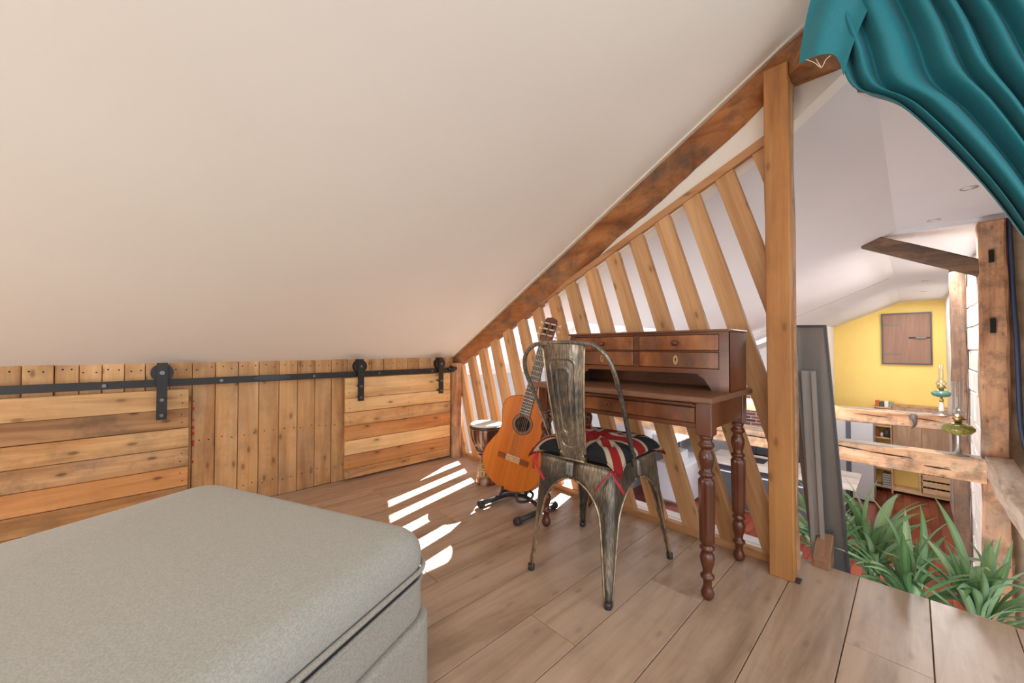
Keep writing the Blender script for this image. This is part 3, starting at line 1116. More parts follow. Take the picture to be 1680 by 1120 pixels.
# ---- djembe drum
DX, DY = 1.60, 1.935
dr = thing('djembe_drum', (DX, DY, 0), 'small goblet drum with white head behind the guitar', 'drum')
bm = bm_new()
lathe(bm, [(0.0, 0.175), (0.046, 0.175), (0.052, 0.20), (0.07, 0.23), (0.088, 0.262), (0.098, 0.30), (0.102, 0.34), (0.103, 0.372), (0.0, 0.372)], DX, DY, 0, 32)
m_shell, nt, b = new_mat('drum_shell_lacquer')
tc = N(nt, 'ShaderNodeTexCoord'); mp = N(nt, 'ShaderNodeMapping'); mp.inputs['Scale'].default_value = (16, 16, 1.2)
nt.links.new(tc.outputs['Object'], mp.inputs[0])
nn = N(nt, 'ShaderNodeTexNoise'); nn.inputs['Scale'].default_value = 1.6; nn.inputs['Detail'].default_value = 4
nt.links.new(mp.outputs[0], nn.inputs['Vector'])
nt.links.new(ramp(nt, nn.outputs[0], [(0.35, rgb(70, 36, 26)), (0.5, rgb(124, 70, 52)), (0.65, rgb(186, 160, 140))]), b.inputs['Base Color'])
b.inputs['Roughness'].default_value = 0.22
obj('bowl', bm, m_shell, dr)
bm = bm_new()
lathe(bm, [(0.0, 0.372), (0.104, 0.372), (0.1065, 0.378), (0.104, 0.386), (0.098, 0.390), (0.0, 0.391)], DX, DY, 0, 40)
obj('drum_head', bm, plain('drum_skin', rgb(228, 226, 220), 0.6, var=0.03), dr)
for z2, r_ in ((0.362, 0.1065), (0.374, 0.108), (0.212, 0.062), (0.19, 0.052)):
    bm = bm_new()
    ring = [(DX + r_ * math.cos(2 * PI * k / 32), DY + r_ * math.sin(2 * PI * k / 32), z2) for k in range(33)]
    tube(bm, ring, 0.004, 8, cap=False)
    obj('ring', bm, plain('drum_ring', rgb(90, 72, 62), 0.5) if 'dr_ring' not in M else M['dr_ring'], dr)
bm = bm_new()
for k in range(20):
    a = 2 * PI * k / 20
    a2 = 2 * PI * (k + 0.5) / 20
    for aa in (a, a2):
        tube(bm, smooth_path([(DX + 0.106 * math.cos(a), DY + 0.106 * math.sin(a), 0.366), (DX + 0.101 * math.cos((a + aa) / 2), DY + 0.101 * math.sin((a + aa) / 2), 0.30), (DX + 0.064 * math.cos(aa), DY + 0.064 * math.sin(aa), 0.214)], 4), 0.0012, 5)
obj('tension_rope', bm, plain('drum_rope', rgb(60, 44, 38), 0.8), dr, kind='stuff')
bm = bm_new()
lathe(bm, [(0.0, 0.145), (0.041, 0.145), (0.039, 0.16), (0.042, 0.175), (0.046, 0.19), (0.0, 0.19)], DX, DY, 0, 32)
obj('neck', bm, plain('drum_neck', rgb(128, 58, 42), 0.3, var=0.2, scale=20), dr)
m_car, nt, b = new_mat('carved_scroll_band')
tc = N(nt, 'ShaderNodeTexCoord'); vo = N(nt, 'ShaderNodeTexVoronoi'); vo.inputs['Scale'].default_value = 24
nt.links.new(tc.outputs['Object'], vo.inputs['Vector'])
ms = N(nt, 'ShaderNodeMath', operation='MULTIPLY'); ms.inputs[1].default_value = 22
nt.links.new(vo.outputs['Distance'], ms.inputs[0])
sn = N(nt, 'ShaderNodeMath', operation='SINE'); nt.links.new(ms.outputs[0], sn.inputs[0])
nt.links.new(ramp(nt, sn.outputs[0], [(0.0, rgb(196, 160, 118)), (0.35, rgb(214, 190, 150)), (0.6, rgb(120, 60, 40)), (0.9, rgb(80, 100, 70))]), b.inputs['Base Color'])
bump(nt, b, sn.outputs[0], 0.3, 0.002)
bm = bm_new()
lathe(bm, [(0.0, 0.045), (0.065, 0.045), (0.060, 0.075), (0.052, 0.11), (0.044, 0.14), (0.042, 0.146), (0.0, 0.146)], DX, DY, 0, 32)
obj('carved_band', bm, m_car, dr, label='cream and red scroll-carved foot band')
bm = bm_new()
lathe(bm, [(0.0, 0.0), (0.068, 0.0), (0.072, 0.006), (0.069, 0.025), (0.065, 0.045), (0.0, 0.045)], DX, DY, 0, 32)
obj('foot', bm, m_shell, dr)

# ---- guitar stand
st = thing('guitar_stand', (1.48, 1.49, 0), 'black tubular guitar stand holding the guitar', 'stand')
for y in (1.655, 1.365):
    bm = bm_new()
    tube(bm, [(1.33, y, 0.020), (1.60, y - 0.005, 0.022)], 0.0125, 14)
    obj('floor_leg', bm, M['black_plastic'], st)
    for xx in (1.318, 1.595):
        bm = bm_new()
        tube(bm, [(xx - 0.006, y, 0.0195), (xx, y, 0.0195), (xx + 0.026, y, 0.0195), (xx + 0.030, y, 0.0195)], [0.015, 0.0195, 0.0195, 0.015], 16)
        obj('rubber_foot', bm, M['black_plastic'], st)
bm = bm_new()
tube(bm, smooth_path([(1.50, 1.655, 0.02), (1.52, 1.60, 0.035), (1.53, 1.51, 0.045), (1.52, 1.42, 0.035), (1.50, 1.365, 0.02)], 6), 0.011, 10)
obj('cross_tube', bm, M['black_plastic'], st)
bm = bm_new()
tube(bm, [(1.53, 1.51, 0.045), (1.56, 1.51, 0.12), (1.64, 1.505, 0.40)], 0.011, 10)
obj('upright', bm, M['black_plastic'], st)
for sgn in (1, -1):
    y0 = 1.51
    bm = bm_new()
    tube(bm, smooth_path([(1.545, y0, 0.085), (1.53, y0 + sgn * 0.06, 0.075), (1.46, y0 + sgn * 0.095, 0.070), (1.41, y0 + sgn * 0.075, 0.072), (1.405, y0 + sgn * 0.06, 0.088), (1.41, y0 + sgn * 0.055, 0.118)], 6), 0.0075, 10)
    obj('cradle_arm', bm, M['black_plastic'], st)

# ---- classical guitar
Bp = Vector((1.44, 1.580, 0.090))
Tp = Vector((1.62, 1.390, 1.062))
ey = (Tp - Bp).normalized()
en = Vector((-0.885, -0.465, 0.1))
en = (en - ey * en.dot(ey)).normalized()
ex = ey.cross(en).normalized()
gt = thing('classical_guitar', Bp, 'orange-topped classical guitar leaning on a black stand', 'guitar')
mw = Matrix((ex, ey, en)).transposed().to_4x4()
gt.rotation_euler = mw.to_euler()


def body_half(v):
    """half width of the body at distance v from its bottom (0..0.485)"""
    key = [(0.0, 0.0), (0.004, 0.045), (0.016, 0.088), (0.04, 0.132), (0.08, 0.168), (0.125, 0.183), (0.17, 0.178), (0.215, 0.155), (0.26, 0.128), (0.30, 0.118), (0.335, 0.122),
           (0.375, 0.136), (0.41, 0.140), (0.44, 0.131), (0.462, 0.108), (0.477, 0.075), (0.485, 0.035), (0.487, 0.0)]
    v = v / 1.1
    for (a, b_), (c, d) in zip(key, key[1:]):
        if v <= c:
            return b_ + (d - b_) * ((v - a) / (c - a))
    return 0


vsamp = [0.0005, 0.004, 0.009, 0.016, 0.026, 0.04, 0.06, 0.08, 0.10, 0.125, 0.15, 0.17, 0.19, 0.215, 0.24, 0.26, 0.28, 0.30, 0.32, 0.335, 0.355, 0.375, 0.395, 0.41, 0.425, 0.44, 0.452, 0.462, 0.470, 0.477, 0.482, 0.4855]
vsamp = [v * 1.1 for v in vsamp]
right = [(body_half(v), v) for v in vsamp]
outline = right + [(-a, v) for a, v in reversed(right)]
m_spruce = wood('orange_soundboard', rgb(190, 98, 30), rgb(214, 118, 38), rgb(228, 138, 54), 'Y', 0.42, 9, 0.0, 0.0, 0.02, along=0.4, spec=0.25)
m_rose = wood('rosewood', rgb(38, 18, 12), rgb(72, 34, 22), rgb(96, 52, 34), 'Y', 0.25, 9, 0.0, 0.0, 0.02, along=0.5)
bm = bm_new()
prism(bm, outline, 'XY', -0.092, -0.003)
obj('body', bm, m_rose, gt, local=True)
bm = bm_new()
prism(bm, [(a * 0.997, 0.0008 + v * 0.997) for a, v in outline], 'XY', -0.003, 0.0)
obj('soundboard', bm, m_spruce, gt, label='glossy orange soundboard', local=True)
bm = bm_new()
ol = [(a, v, -0.0015) for a, v in outline]
tube(bm, ol + [ol[0]], 0.0022, 6, cap=False)
obj('binding', bm, plain('cream_binding', rgb(120, 62, 30), 0.4), gt, local=True)
SH = 0.378
bm = bm_new()
for r0, r1, mi in ((0.0, 0.043, 0), (0.043, 0.047, 1), (0.047, 0.0495, 2), (0.0495, 0.056, 1), (0.056, 0.0575, 0), (0.0575, 0.061, 2)):
    for k in range(40):
        a, b_ = 2 * PI * k / 40, 2 * PI * (k + 1) / 40
        z = 0.0006
        if r0 == 0:
            bm.faces.new([bm.verts.new((0, SH, z)), bm.verts.new((r1 * math.cos(a), SH + r1 * math.sin(a), z)), bm.verts.new((r1 * math.cos(b_), SH + r1 * math.sin(b_), z))]).material_index = 0
        else:
            f = bm.faces.new([bm.verts.new((r * math.cos(t), SH + r * math.sin(t), z)) for r, t in ((r0, a), (r1, a), (r1, b_), (r0, b_))])
            f.material_index = mi
bmesh.ops.remove_doubles(bm, verts=bm.verts, dist=1e-6)
obj('rosette', bm, [M['dark_hole'], plain('rosette_brown', rgb(140, 84, 40), 0.4, var=0.5, scale=300), plain('rosette_line', rgb(70, 40, 24), 0.4)], gt, label='dark soundhole with brown ring inlay', local=True)
# bridge
bm = bm_new()
add_box(bm, -0.092, 0.092, 0.162, 0.190, 0.0, 0.006)
obj('bridge', bm, m_rose if False else wood('bridge_rosewood', rgb(110, 50, 26), rgb(140, 72, 40), rgb(160, 90, 54), 'X', 0.35, 9, 0, 0, 0.02), gt, local=True)
bm = bm_new()
add_box(bm, -0.042, 0.042, 0.162, 0.191, 0.006, 0.011)
brd = obj('tie_block', bm, plain('pale_tie_block', rgb(206, 160, 118), 0.4, var=0.3, scale=120), gt, local=True)
bm = bm_new()
add_box(bm, -0.041, 0.041, 0.193, 0.196, 0.004, 0.012)
obj('saddle', bm, plain('bone', rgb(232, 224, 205), 0.4), gt, local=True)
# neck and fingerboard
bm = bm_new()
prism(bm, [(-0.030, 0.50), (0.030, 0.50), (0.026, 0.850), (-0.026, 0.850)], 'XY', -0.020, 0.002)
bevel_all(bm, 0.004)
obj('neck', bm, plain('cedar_neck', rgb(120, 64, 38), 0.3, var=0.15), gt, local=True)
bm = bm_new()
prism(bm, [(-0.031, 0.425), (0.031, 0.425), (0.0265, 0.848), (-0.0265, 0.848)], 'XY', 0.002, 0.0075)
obj('fingerboard', bm, plain('dark_fingerboard', rgb(84, 66, 56), 0.4, var=0.15, scale=60), gt, local=True)
bm = bm_new()
nut = 0.848
scale_l = nut - 0.1945
for i in range(1, 20):
    v = 0.1945 + scale_l / (2 ** (i / 12))
    hw = 0.0265 + (nut - v) / 0.428 * 0.0045
    if v > 0.428:
        add_box(bm, -hw, hw, v - 0.0009, v + 0.0009, 0.0070, 0.0088)
obj('fret', bm, M['nickel'], gt, kind='stuff', local=True)
bm = bm_new()
add_box(bm, -0.027, 0.027, 0.848, 0.853, 0.0, 0.0105)
obj('nut', bm, plain('bone_nut', rgb(232, 224, 205), 0.4), gt, local=True)
for i in range(6):
    s = -0.022 + i * 0.0088
    s2 = s * 1.28
    bm = bm_new()
    tube(bm, [(s2, 0.1945, 0.0122), (s, 0.850, 0.0108), (s * 0.95, 0.885 + 0.018 * (i % 3), -0.003)], 0.0006 if i > 2 else 0.0009, 5)
    obj('string', bm, M['nickel'] if i < 3 else plain('nylon_string', rgb(220, 190, 150), 0.3), gt, local=True)
# headstock (tilted back)
hd = bm_new()
hs = [(a, b * 0.80) for a, b in [(-0.026, 0.0), (-0.036, 0.028), (-0.037, 0.16), (-0.031, 0.182), (-0.016, 0.187), (0.0, 0.194), (0.016, 0.187), (0.031, 0.182), (0.037, 0.16), (0.036, 0.028), (0.026, 0.0)]]
tl = math.radians(12)
fs = prism(hd, hs, 'XY', -0.019, 0.001)
for v in hd.verts:
    y, z = v.co.y, v.co.z
    v.co.y = 0.851 + y * math.cos(tl) + z * math.sin(tl)
    v.co.z = -y * math.sin(tl) + z * math.cos(tl)
obj('headstock', hd, plain('headstock_rosewood', rgb(104, 56, 38), 0.3, var=0.2, scale=25), gt, local=True)


def hp(x, y, z):
    return (x, 0.851 + y * math.cos(tl) + z * math.sin(tl), -y * math.sin(tl) + z * math.cos(tl))


bm = bm_new()
for s in (-0.017, 0.017):
    a = [hp(s - 0.0055, 0.036, 0.0018), hp(s + 0.0055, 0.036, 0.0018), hp(s + 0.0055, 0.124, 0.0018), hp(s - 0.0055, 0.124, 0.0018)]
    bm.faces.new([bm.verts.new(p) for p in a])
obj('headstock_slot', bm, M['dark_hole'], gt, kind='stuff', local=True)
for s in (-1, 1):
    for k in range(3):
        y = 0.046 + k * 0.034
        bm = bm_new()
        tube(bm, [hp(s * 0.004, y, 0.002), hp(s * 0.032, y, 0.002)], 0.0048, 10)
        tube(bm, [hp(s * 0.036, y, -0.010), hp(s * 0.050, y, -0.012)], 0.0022, 8)
        tube(bm, [hp(s * 0.048, y - 0.004, -0.012), hp(s * 0.052, y, -0.012), hp(s * 0.060, y + 0.002, -0.012), hp(s * 0.063, y + 0.002, -0.012)], [0.003, 0.0075, 0.008, 0.004], 12)
        obj('tuning_peg', bm, plain('ivory_button', rgb(214, 196, 170), 0.35), gt, local=True)

# ---- writing desk
dk = thing('writing_desk', (1.60, 0.885, 0), 'antique mahogany writing desk with turned legs and a drawer gallery', 'desk')
TZ = 0.712
obj('tabletop', bbox(1.362, 1.838, 0.466, 1.300, TZ - 0.022, TZ, 0.006, 3), M['desk_top'], dk)
obj('front_moulding', bbox(1.372, 1.386, 0.535, 1.215, TZ - 0.036, TZ - 0.024, 0.004, 2), M['mahog_y'], dk)
for (cx, cy) in ((1.428, 0.508), (1.428, 1.262), (1.780, 0.508), (1.780, 1.262)):
    b_ = bbox(cx - 0.027, cx + 0.027, cy - 0.027, cy + 0.027, 0.572, TZ - 0.022, 0.003)
    lg = obj('leg_block', b_, M['mahog'], dk)
    bm = bm_new()
    prof = [(0.0, 0.0), (0.012, 0.0), (0.020, 0.010), (0.022, 0.022), (0.017, 0.036), (0.0135, 0.048), (0.015, 0.068), (0.022, 0.074), (0.0235, 0.079), (0.022, 0.084), (0.014, 0.090), (0.016, 0.105),
            (0.022, 0.125), (0.0245, 0.145), (0.021, 0.158), (0.015, 0.166), (0.020, 0.170), (0.0245, 0.176), (0.024, 0.182), (0.017, 0.188), (0.019, 0.193), (0.0235, 0.198),
            (0.0245, 0.22), (0.0275, 0.40), (0.0275, 0.415), (0.024, 0.419), (0.018, 0.424), (0.023, 0.430), (0.0275, 0.436), (0.024, 0.443), (0.017, 0.449),
            (0.021, 0.465), (0.026, 0.487), (0.0255, 0.503), (0.019, 0.518), (0.016, 0.524), (0.022, 0.530), (0.0275, 0.537), (0.025, 0.545), (0.018, 0.552), (0.022, 0.562), (0.024, 0.573), (0.0, 0.573)]
    pf = []
    for (r0, z0), (r1, z1) in zip(prof, prof[1:]):
        pf.append((r0, z0))
        if z1 - z0 > 0.1:
            for k in range(1, 4):
                pf.append((r0 + (r1 - r0) * k / 4, z0 + (z1 - z0) * k / 4))
    pf.append(prof[-1])
    lathe(bm, pf, cx, cy, 0, 32, flute=8, fr=(0.2, 0.416))
    obj('turned_leg', bm, M['mahog'], dk)
# aprons
obj('front_rail', bbox(1.408, 1.424, 0.535, 1.235, 0.594, 0.612, 0.002), M['mahog_y'], dk)
obj('slide_strip', bbox(1.404, 1.424, 0.535, 1.235, 0.670, 0.689, 0.002), M['mahog_y'], dk)
dw = obj('drawer', bbox(1.406, 1.424, 0.538, 1.232, 0.6135, 0.668, 0.002), M['flame'], dk, label='wide frieze drawer with round keyhole plate')
bm = bm_new()
tube(bm, [(1.4055, 0.895, 0.643), (1.402, 0.895, 0.643)], [0.0125, 0.0125], 20)
o = obj('escutcheon', bm, plain('wood_escutcheon', rgb(122, 64, 36), 0.3), dw)
bm = bm_new()
tube(bm, [(1.4025, 0.895, 0.643), (1.4015, 0.895, 0.643)], 0.0035, 12)
add_box(bm, 1.4013, 1.4025, 0.8938, 0.8962, 0.634, 0.643)
obj('keyhole', bm, M['dark_hole'], dw)
for y in (0.492, 1.268):
    obj('side_apron', bbox(1.455, 1.755, y - 0.008, y + 0.008, 0.596, TZ - 0.022, 0.002), M['mahog'], dk)
obj('back_apron', bbox(1.772, 1.788, 0.535, 1.235, 0.596, TZ - 0.022, 0.002), M['mahog_y'], dk)
# gallery
gx0, gx1, gy0, gy1 = 1.585, 1.800, 0.480, 1.232
gz0, gz1 = TZ, 0.944
for y in (gy0, gy1 - 0.014):
    obj('gallery_side', bbox(gx0 + 0.002, gx1, y, y + 0.014, gz0, gz1, 0.001), M['mahog'], dk)
obj('gallery_back', bbox(gx1 - 0.010, gx1, gy0 + 0.014, gy1 - 0.014, gz0, gz1, 0.001), M['mahog_y'], dk)
obj('gallery_top', bbox(gx0 - 0.010, gx1 + 0.003, gy0 - 0.006, gy1 + 0.006, gz1, gz1 + 0.010, 0.003, 2), M['mahog_y'], dk)
obj('gallery_floor', bbox(gx0 + 0.012, gx1 - 0.012, gy0 + 0.014, gy1 - 0.014, 0.785, 0.793, 0.0), M['mahog_y'], dk)
# face frame: stiles, rails, shaped bottom rail
bm = bm_new()
ymid = (gy0 + gy1) / 2 + 0.004
ffs = [(gy0, gy0 + 0.034, gz0 + 0.0, gz1), (gy1 - 0.034, gy1, gz0, gz1), (ymid - 0.014, ymid + 0.014, 0.796, gz1 - 0.006)]
for y0, y1, z0, z1 in ffs:
    add_box(bm, gx0, gx0 + 0.014, y0, y1, z0, z1)
for z0, z1 in ((gz1 - 0.008, gz1), (0.866, 0.870)):
    add_box(bm, gx0, gx0 + 0.014, gy0 + 0.034, gy1 - 0.034, z0, z1)
obj('face_frame', bm, M['mahog_y'], dk)
bm = bm_new()
ya, yb = gy0 + 0.034, gy1 - 0.034
shape = [(ya, 0.798), (ya, gz0), (ya + 0.028, gz0), (ya + 0.034, gz0 + 0.012), (ya + 0.048, gz0 + 0.034), (ya + 0.058, gz0 + 0.050), (ya + 0.075, gz0 + 0.056), (ya + 0.080, gz0 + 0.066)]
shape2 = [(ya + yb - y, z) for y, z in reversed(shape)]
prism(bm, shape + shape2, 'YZ', gx0, gx0 + 0.012)
obj('shaped_rail', bm, M['mahog_y'], dk, label='scroll-cut rail over the letter space')
for ci, (y0, y1) in enumerate(((gy0 + 0.036, ymid - 0.016), (ymid + 0.016, gy1 - 0.036))):
    for ri, (z0, z1) in enumerate(((0.872, 0.934), (0.800, 0.864))):
        d = obj('small_drawer', bbox(gx0 - 0.004, gx0 + 0.16, y0, y1, z0, z1, 0.002), M['flame'], dk)
        yc = (y0 + y1) / 2
        if ri == 0:
            bm = bm_new()
            tube(bm, [(gx0 - 0.004, yc, 0.902), (gx0 - 0.010, yc, 0.902), (gx0 - 0.014, yc, 0.902), (gx0 - 0.020, yc, 0.902), (gx0 - 0.024, yc, 0.902)], [0.005, 0.006, 0.011, 0.012, 0.006], 16)
            obj('knob', bm, M['mahog'], d)
        else:
            bm = bm_new()
            pr_ = [(yc + 0.010 * math.cos(2 * PI * k / 24), 0.832 + 0.020 * math.sin(2 * PI * k / 24)) for k in range(24)]
            prism(bm, pr_, 'YZ', gx0 - 0.0062, gx0 - 0.004)
            obj('escutcheon', bm, M['brass'], d)
            bm = bm_new()
            prism(bm, [(yc + 0.0035 * math.cos(2 * PI * k / 12), 0.836 + 0.0035 * math.sin(2 * PI * k / 12)) for k in range(12)], 'YZ', gx0 - 0.0068, gx0 - 0.0062)
            add_box(bm, gx0 - 0.0068, gx0 - 0.0062, yc - 0.0016, yc + 0.0016, 0.824, 0.836)
            obj('keyhole', bm, M['dark_hole'], d)

# ---- metal chair
ch = thing('metal_chair', (1.345, 0.905, 0), 'bronze brushed steel chair with curved hoop back', 'chair', rotz=math.radians(4))
SZ = 0.452
top_c = {(-1, 1): Vector((-0.180, 0.165, SZ)), (-1, -1): Vector((-0.180, -0.165, SZ)), (1, 1): Vector((0.175, 0.178, SZ)), (1, -1): Vector((0.175, -0.178, SZ))}
foot_c = {(-1, 1): Vector((-0.238, 0.178, 0)), (-1, -1): Vector((-0.238, -0.178, 0)), (1, 1): Vector((0.236, 0.226, 0)), (1, -1): Vector((0.236, -0.218, 0))}


def corner(c, z):
    f = (SZ - z) / SZ
    f = f ** 0.9
    return top_c[c].lerp(foot_c[c], f)


ZA, ZB = 0.398, 0.255     # arch apex, arch springing


def leg_w(z):
    t = z / SZ
    return 0.0175 + 0.045 * t ** 1.1 + 0.012 * max(0, (t - 0.5))


def edge_w(z, half):
    wl = leg_w(z)
    if z >= ZA:
        return half
    if z <= ZB:
        return wl
    o = (half - leg_w(ZB)) * math.sqrt(max(0, 1 - ((z - ZB) / (ZA - ZB)) ** 2))
    return max(wl, half - o)


zs = [SZ, 0.44, 0.425, 0.41, ZA, 0.3975, 0.394, 0.388, 0.378, 0.365, 0.348, 0.328, 0.305, 0.28, ZB, 0.22, 0.18, 0.14, 0.10, 0.07, 0.062, 0.04, 0.004]
for c in top_c:
    sx, sy = c
    bm = bm_new()
    rings = []
    edgeA, edgeB = [], []
    for z in zs:
        P = corner(c, z)
        Ax = corner((-sx, sy), z)   # neighbour along x
        By = corner((sx, -sy), z)   # neighbour along y
        dA = (Ax - P)
        dB = (By - P)
        hA, hB = dA.length / 2, dB.length / 2
        dA.normalize()
        dB.normalize()
        wa, wb = edge_w(z, hA), edge_w(z, hB)
        rad = 0.022 + 0.010 * (1 - z / SZ) if z > 0.065 else 0.012
        rad = min(rad, leg_w(z) * 0.8)
        pts = []
        for f in (1.0, 0.75, 0.5, 0.25, 0.0):
            pts.append(P + dA * (rad + (wa - rad) * f))
        for k in range(1, 6):
            a = PI / 2 * k / 6
            pts.append(P + dA * rad * (1 - math.sin(a)) + dB * rad * (1 - math.cos(a)))
        for f in (0.0, 0.25, 0.5, 0.75, 1.0):
            pts.append(P + dB * (rad + (wb - rad) * f))
        rings.append([bm.verts.new(q) for q in pts])
        if z <= 0.3976:
            edgeA.append(pts[0])
            edgeB.append(pts[-1])
    for a, b_ in zip(rings, rings[1:]):
        for k in range(len(a) - 1):
            bm.faces.new((a[k], a[k + 1], b_[k + 1], b_[k]))
    bmesh.ops.recalc_face_normals(bm, faces=bm.faces)
    bmesh.ops.solidify(bm, geom=list(bm.faces), thickness=0.0018)
    lg = obj('leg', bm, M['bronze'] if c != (1, 1) else M['bronze'], ch, smooth=True, local=True)
    bm = bm_new()
    tube(bm, edgeA, 0.0042, 8)
    tube(bm, edgeB, 0.0042, 8)
    obj('rolled_edge', bm, M['bronze_edge'], lg, local=True)
    bm = bm_new()
    ft = foot_c[c]
    iv = Vector((-sx * 0.009, -sy * 0.009, 0))
    tube(bm, [ft + iv + Vector((0, 0, 0.0)), ft + iv + Vector((-sx * 0.001, -sy * 0.001, 0.022))], [0.0125, 0.0135], 12)
    obj('rubber_foot', bm, M['black_plastic'], lg, local=True)
# seat pan
bm = bm_new()
sp = []
for (cx, cy, a0, r_) in ((0.175, -0.178, -PI / 2, 0.03), (0.175, 0.178, 0, 0.03), (-0.180, 0.165, PI / 2, 0.03), (-0.180, -0.165, PI, 0.03)):
    sx, sy = math.copysign(1, cx), math.copysign(1, cy)
    for k in range(6):
        a = a0 + PI / 2 * k / 5
        sp.append((cx - sx * r_ + r_ * math.cos(a), cy - sy * r_ + r_ * math.sin(a)))
prism(bm, sp, 'XY', SZ - 0.006, SZ + 0.004)
obj('seat', bm, M['bronze'], ch, local=True)
bm = bm_new()
tube(bm, [(-0.165, -0.145, 0.425), (0.16, 0.15, 0.425)], 0.008, 8)
tube(bm, [(-0.165, 0.145, 0.425), (0.16, -0.15, 0.425)], 0.008, 8)
obj('under_brace', bm, M['black'], ch, local=True)
# hoop
hoop = [(-0.055, 0.184, SZ - 0.01), (-0.085, 0.187, 0.52), (-0.135, 0.192, 0.62), (-0.195, 0.198, 0.73), (-0.232, 0.197, 0.80), (-0.250, 0.178, 0.855), (-0.256, 0.135, 0.890), (-0.258, 0.085, 0.899), (-0.258, 0.0, 0.902)]
hoop = hoop + [(x, -y, z) for x, y, z in reversed(hoop[:-1])]
bm = bm_new()
tube(bm, smooth_path(hoop, 7), 0.0085, 12)
autosmooth(obj('back_hoop', bm, M['bronze'], ch, local=True), 60)
# splat with pressed ribs
NX, NZ = 60, 110
bm = bm_new()
grid = []
for j in range(NZ + 1):
    t = j / NZ
    hw = 0.056 + 0.038 * t
    z = SZ + 0.006 + (0.896 - SZ - 0.006) * t
    xb = -0.186 - 0.070 * t + 0.018 * math.sin(PI * t) * -0.6
    row = []
    for i in range(NX + 1):
        s = -1 + 2 * i / NX
        d = 0.0
        # two nested pressed loops
        lx = s * hw
        for (ww, lo, hi) in ((0.66, 0.11, 0.88), (0.33, 0.24, 0.80)):
            lw_ = ww * (0.9 + 0.1 * t) * hw / 1.0
            zc0, zc1 = lo, hi
            Hm = (0.896 - SZ)
            zz = t * Hm
            # distance to a rounded-rectangle outline
            rr = min(lw_ * 0.9, 0.03)
            cy0, cy1 = zc0 * Hm, zc1 * Hm
            qx = abs(lx) - (lw_ - rr)
            qy = abs(zz - (cy0 + cy1) / 2) - ((cy1 - cy0) / 2 - rr)
            dist = math.hypot(max(qx, 0), max(qy, 0)) + min(max(qx, qy), 0) - rr
            d += 0.0046 * math.exp(-(dist / 0.0032) ** 2)
        curl = 0.006 * abs(s) ** 6
        bow = -0.010 * (1 - s * s) * (0.4 + 0.6 * t)
        row.append(bm.verts.new((xb + bow - d - curl * -1.5, lx, z)))
    grid.append(row)
for j in range(NZ):
    for i in range(NX):
        bm.faces.new((grid[j][i], grid[j][i + 1], grid[j + 1][i + 1], grid[j + 1][i]))
bmesh.ops.recalc_face_normals(bm, faces=bm.faces)
bmesh.ops.solidify(bm, geom=list(bm.faces), thickness=0.0015)
spl = obj('backrest', bm, M['bronze'], ch, smooth=True, local=True)
bm = bm_new()
for s in (-1, 1):
    tube(bm, [(-0.186 - 0.070 * t - 0.011 * math.sin(PI * t) + 0.006, s * (0.056 + 0.038 * t), SZ + 0.006 + (0.890 - SZ) * t) for t in [k / 12 for k in range(13)]], 0.0040, 8)
tube(bm, [(-0.19, y, SZ + 0.008) for y in (-0.056, -0.02, 0.02, 0.056)], 0.004, 8)
obj('rolled_edge', bm, M['bronze_edge'], spl, local=True)

# ---- flag cushion
cu = thing('seat_cushion', (1.345, 0.905, SZ + 0.004), 'tufted red, white and navy flag-pattern cushion on the metal chair', 'cushion', rotz=math.radians(4))
NQ = 170
bm = bm_new()
col_lay = bm.loops.layers.color.new('print')


def flag(u, v):
    """u, v in -1..1: saltire and cross print"""
    navy, white, red = (0.055, 0.068, 0.082), (0.66, 0.60, 0.51), (0.50, 0.03, 0.04)
    au, av = abs(u), abs(v)
    if au < 0.16 or av < 0.16:
        return red
    if au < 0.26 or av < 0.26:
        return white
    d1, d2 = abs(u - v) / 1.414, abs(u + v) / 1.414
    d = min(d1, d2)
    if d < 0.09:
        return red
    if d < 0.175:
        return white
    return navy


tufts = [(0, 0), (0.52, 0.52), (-0.52, 0.52), (0.52, -0.52), (-0.52, -0.52)]


def cush(u, v, side):
    H = 0.205
    pinch = 1 - 0.06 * (1 - abs(u)) ** 0 * (math.cos(u * PI / 2) * (abs(v) ** 3) * 0 + 0)
    x = u * H * (1 - 0.07 * math.cos(v * PI / 2))
    y = v * H * (1 - 0.07 * math.cos(u * PI / 2))
    e = (max(0.0, (1 - u ** 4)) * max(0.0, (1 - v ** 4))) ** 0.42
    th = 0.036 * e
    z = 0.032 + side * th
    if side > 0:
        for tu, tv in tufts:
            dd = math.hypot(u - tu, v - tv)
            z -= 0.030 * math.exp(-(dd / 0.12) ** 2)
        # radial gathers round the middle button
        a = math.atan2(v, u)
        rr = math.hypot(u, v)
        z += 0.006 * math.cos(a * 8) * math.exp(-((rr - 0.3) / 0.28) ** 2)
        z += 0.004 * noise.noise((u * 2.2, v * 2.2, 3.3)) * e
    # corners droop over the seat edge
    over = max(0.0, max(abs(u), abs(v)) - 0.80)
    cor = max(0.0, min(abs(u), abs(v)) - 0.62)
    z -= 0.35 * cor * cor + (0.24 * over * over if side > 0 else 0.0)
    z = max(z, 0.001 if max(abs(x) / 0.175, abs(y) / 0.165) < 1 else -0.05)
    return (x, y, z)


